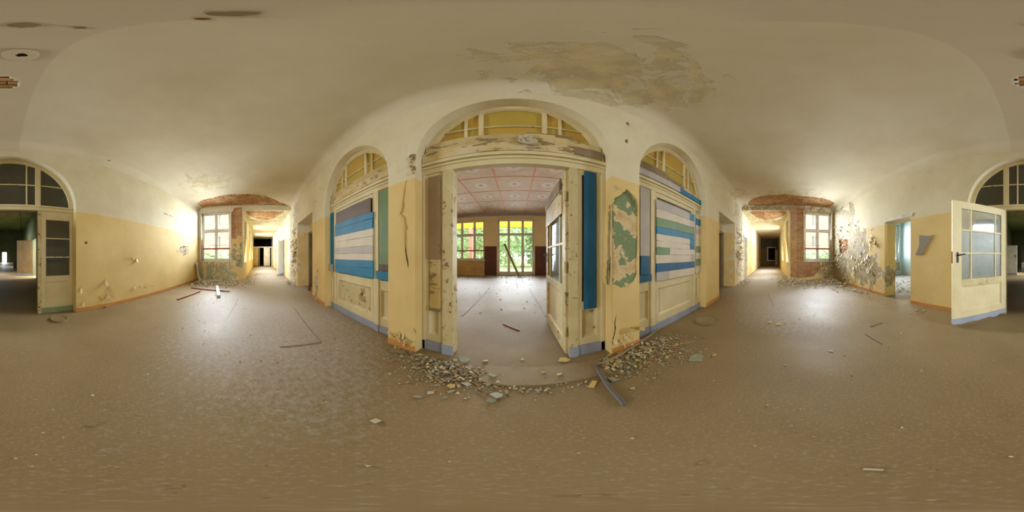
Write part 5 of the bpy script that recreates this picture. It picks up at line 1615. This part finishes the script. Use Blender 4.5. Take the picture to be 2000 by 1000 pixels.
def shard(px, py, sz, mat, lab, group, k):
    rr = random.Random(k*13+5)
    x, y = on_floor(px, py)
    n = rr.randint(4, 5)
    a0 = rr.uniform(0, 6.28)
    r = sz/2
    el_ = rr.uniform(.6, .95)
    th = rr.uniform(0, 3.14)
    pts = []
    for i in range(n):
        t = a0+2*math.pi*i/n+rr.uniform(-.3, .3)
        u, v = r*math.cos(t)*rr.uniform(.7, 1.3), r*el_*math.sin(t)*rr.uniform(.65, 1.25)
        pts.append((x+u*math.cos(th)-v*math.sin(th), y+u*math.sin(th)+v*math.cos(th)))
    if 'square' in lab:
        pts = [(x-r, y-r*.9), (x+r, y-r), (x+r*.95, y+r), (x-r, y+r*.95)]
    on_board = any(s in lab for s in ('on the left of the threshold', 'on the middle of the threshold', 'right half of the threshold', 'centre of the threshold'))
    z = -.987 if on_board else -1
    pile = 'pile' in lab
    tx, ty = rr.uniform(-.25, .25), rr.uniform(-.25, .25)
    if 'flattened' in lab: tx = ty = 0
    low = min((p[0]-x)*tx+(p[1]-y)*ty for p in pts)
    t = rr.uniform(.006, .012) if sz > .05 else .005
    zb = z+.0005+(rr.uniform(0, .05) if pile else 0)
    mp = lambda a, b, d: (a, b, zb+d+((a-x)*tx+(b-y)*ty-low)*.8)
    o = MB().poly(mp, pts, 0, t).build('plaster_shard', mat, bev=.001)
    tag(o, lab, 'shard', group)
ORD = ['first', 'second', 'third', 'fourth', 'fifth', 'sixth', 'seventh', 'eighth', 'ninth', 'tenth', 'eleventh', 'twelfth']
groups = {}
for i, q in enumerate(SH):
    if q[5]: groups.setdefault(q[5], []).append(i)
for g, ids in groups.items():
    for n, i in enumerate(sorted(ids, key=lambda i: SH[i][0])):
        q = SH[i]
        base = {'shards in the rubble left of the doorway': 'plaster shard in the rubble left of the doorway', 'chips along the threshold board': 'small paint chip along the threshold board front', 'flakes in the small heap on the right floor': 'yellow-green flake in the small heap on the right floor', 'plaster sheets piled in the right corner': 'broken plaster sheet piled at the stripped right corner'}[g]
        SH[i] = q[:4]+(base+', '+ORD[n]+' from the left', g)
for k, s in enumerate(SH): shard(*s, k)

# fine rubble nobody could count
def rubble(name, spots, mats, lab, box):
    mb = MB()
    for (cx, cy, rx, ry, n, smin, smax, hp) in spots:
        for _ in range(n):
            x, y = random.gauss(cx, rx), random.gauss(cy, ry)
            if not (box[0] < x < box[1] and box[2] < y < box[3]): continue
            s = random.uniform(smin, smax)*random.uniform(.5, 1)
            e = math.exp(-((x-cx)/rx)**2/2-((y-cy)/ry)**2/2)
            z = -1+hp*e*random.random()
            a = random.uniform(0, 6.28); tx, ty = random.uniform(-.5, .5), random.uniform(-.5, .5)
            k = random.randint(3, 5); t = s*random.uniform(.12, .35)
            pts = [(s*math.cos(a+2*math.pi*i/k)*random.uniform(.6, 1.1), s*math.sin(a+2*math.pi*i/k)*random.uniform(.5, 1)) for i in range(k)]
            lo = min(p*tx+q*ty for p, q in pts)
            vs = [(x+p, y+q, z+p*tx+q*ty-lo) for p, q in pts]+[(x+p*.9, y+q*.9, z+p*tx+q*ty-lo+t) for p, q in pts]
            fs = [tuple(range(k-1, -1, -1)), tuple(range(k, 2*k))]+[(i, (i+1) % k, (i+1) % k+k, i+k) for i in range(k)]
            mb.add(vs, fs, random.randrange(len(mats)))
    o = mb.build(name, mats, None, fix=False)
    tag(o, lab, 'rubble', kind='stuff')
M['pale_chip'] = paint('pale_plaster_flake', (226, 222, 212), (206, 202, 194), .68, (180, 160, 124), 10)
CH = ['pale_chip', 'pale_chip', 'white_chip', 'grey_sheet', 'yellow_chip']
rubble('rubble', [(-.5, 1.1, .15, .12, 900, .005, .026, .025), (-.75, 1.14, .14, .05, 420, .005, .02, .03), (-.1, .95, .4, .07, 420, .004, .016, .0), (-.45, 1.1, .3, .2, 600, .002, .008, .005)], ['white_chip', 'green_chip', 'board_tan', 'grey_sheet', 'wall_chip', 'board_tan'], 'fine plaster rubble left of the central doorway', (-1.1, .6, .75, 1.19))
rubble('rubble', [(.85, 1.08, .25, .1, 800, .005, .03, .025), (.5, 1.26, .12, .05, 80, .006, .024, .02), (1.0, .9, .25, .15, 380, .004, .02, 0), (1.25, 1.0, .2, .15, 260, .005, .028, 0)], ['yellow_chip', 'green_chip', 'board_tan', 'white_chip'], 'ochre and green paint crumbs at the foot of the right pier', (.62, 1.7, .6, 1.17))
rubble('rubble', [(-5.95, -1.6, .32, .6, 2400, .012, .06, .05), (-5.5, -1.5, .5, .7, 700, .008, .035, 0), (-6.3, -.65, .25, .3, 420, .012, .06, .09)], CH, 'pale plaster rubble heaped below the left end window', (-6.29, -4.8, -2.41, -.2))
rubble('rubble', [(5.9, -1.6, .36, .65, 2600, .012, .065, .06), (5.4, -1.5, .55, .8, 900, .008, .04, 0), (6.25, -.75, .25, .35, 600, .014, .08, .12), (5.8, -2.3, .5, .16, 700, .015, .09, .1)], CH, 'pale plaster rubble heaped below the right end window', (4.7, 6.29, -2.41, -.2))
rubble('rubble', [(-5.6, 1.08, .35, .07, 380, .01, .05, .05)], CH, 'curled paint flakes fallen along the stripped wall, left corridor mouth', (-6.3, -5.0, .85, 1.12))
rubble('rubble', [(5.9, 1.05, .45, .09, 380, .01, .05, .05)], CH, 'fallen paint flakes along the stripped wall, right corridor mouth', (5.2, 6.3, .8, 1.12))
rubble('rubble', [(-7.4, -.4, .6, .25, 260, .01, .04, .03), (-8, .3, .8, .5, 200, .006, .03, 0)], CH, 'paint flakes fallen along the window side of the left corridor', (-10, -6.8, -.62, 1.1))
rubble('rubble', [(7.3, -.4, .6, .25, 260, .01, .05, .05), (7.4, .2, .8, .6, 300, .008, .035, 0)], CH, 'paint flakes fallen along the window side of the right corridor', (6.8, 10, -.62, 1.1))
rubble('rubble', [(4.2, -4.4, .9, .9, 700, .01, .05, .0), (3.3, -3.3, .4, .4, 240, .01, .04, 0)], CH, 'paint flakes littering the washroom floor', (2.3, 6.1, -6.2, -2.95))
rubble('rubble', [(-2.4, 7.6, 1.0, .35, 500, .01, .06, .03), (0, 5, 1.4, 1.8, 260, .006, .03, 0), (1.2, 7.6, .8, .3, 260, .01, .05, .02)], ['grey_wood', 'board_tan', 'white_chip'], 'debris along the far side of the day room floor', (-3.8, 3.0, 2.6, 7.7))
rubble('rubble', [(0, -.5, 2.6, 1.1, 420, .003, .012, 0), (-3, -.4, 1.6, 1.0, 260, .004, .016, 0), (3.2, -.6, 1.6, 1.0, 300, .004, .016, 0), (4.0, -2.2, 1.2, .15, 200, .006, .03, 0)], ['grey_wood', 'white_chip', 'yellow_chip', 'board_tan'], 'scattered crumbs over the hall floor', (-4.7, 4.6, -2.42, .55))

# seams in the lino of the hall floor: shallow grooves with lifted edges
for k, (p0, p1) in enumerate((((573, 600), (628, 669)), ((466, 583), (440, 628)), ((1500, 575), (1512, 600)))):
    a = on_floor(*p0); b = on_floor(*p1)
    d = Vector((b[0]-a[0], b[1]-a[1], 0)).normalized(); s = Vector((-d.y, d.x, 0))*.006
    A = Vector((*a, -.9985)); B = Vector((*b, -.9985))
    MB().add([A-s, B-s, B+s, A+s], [(0, 1, 2, 3)]).build('floor_seam', 'grey_wood', floor)
bpy.context.view_layer.update()
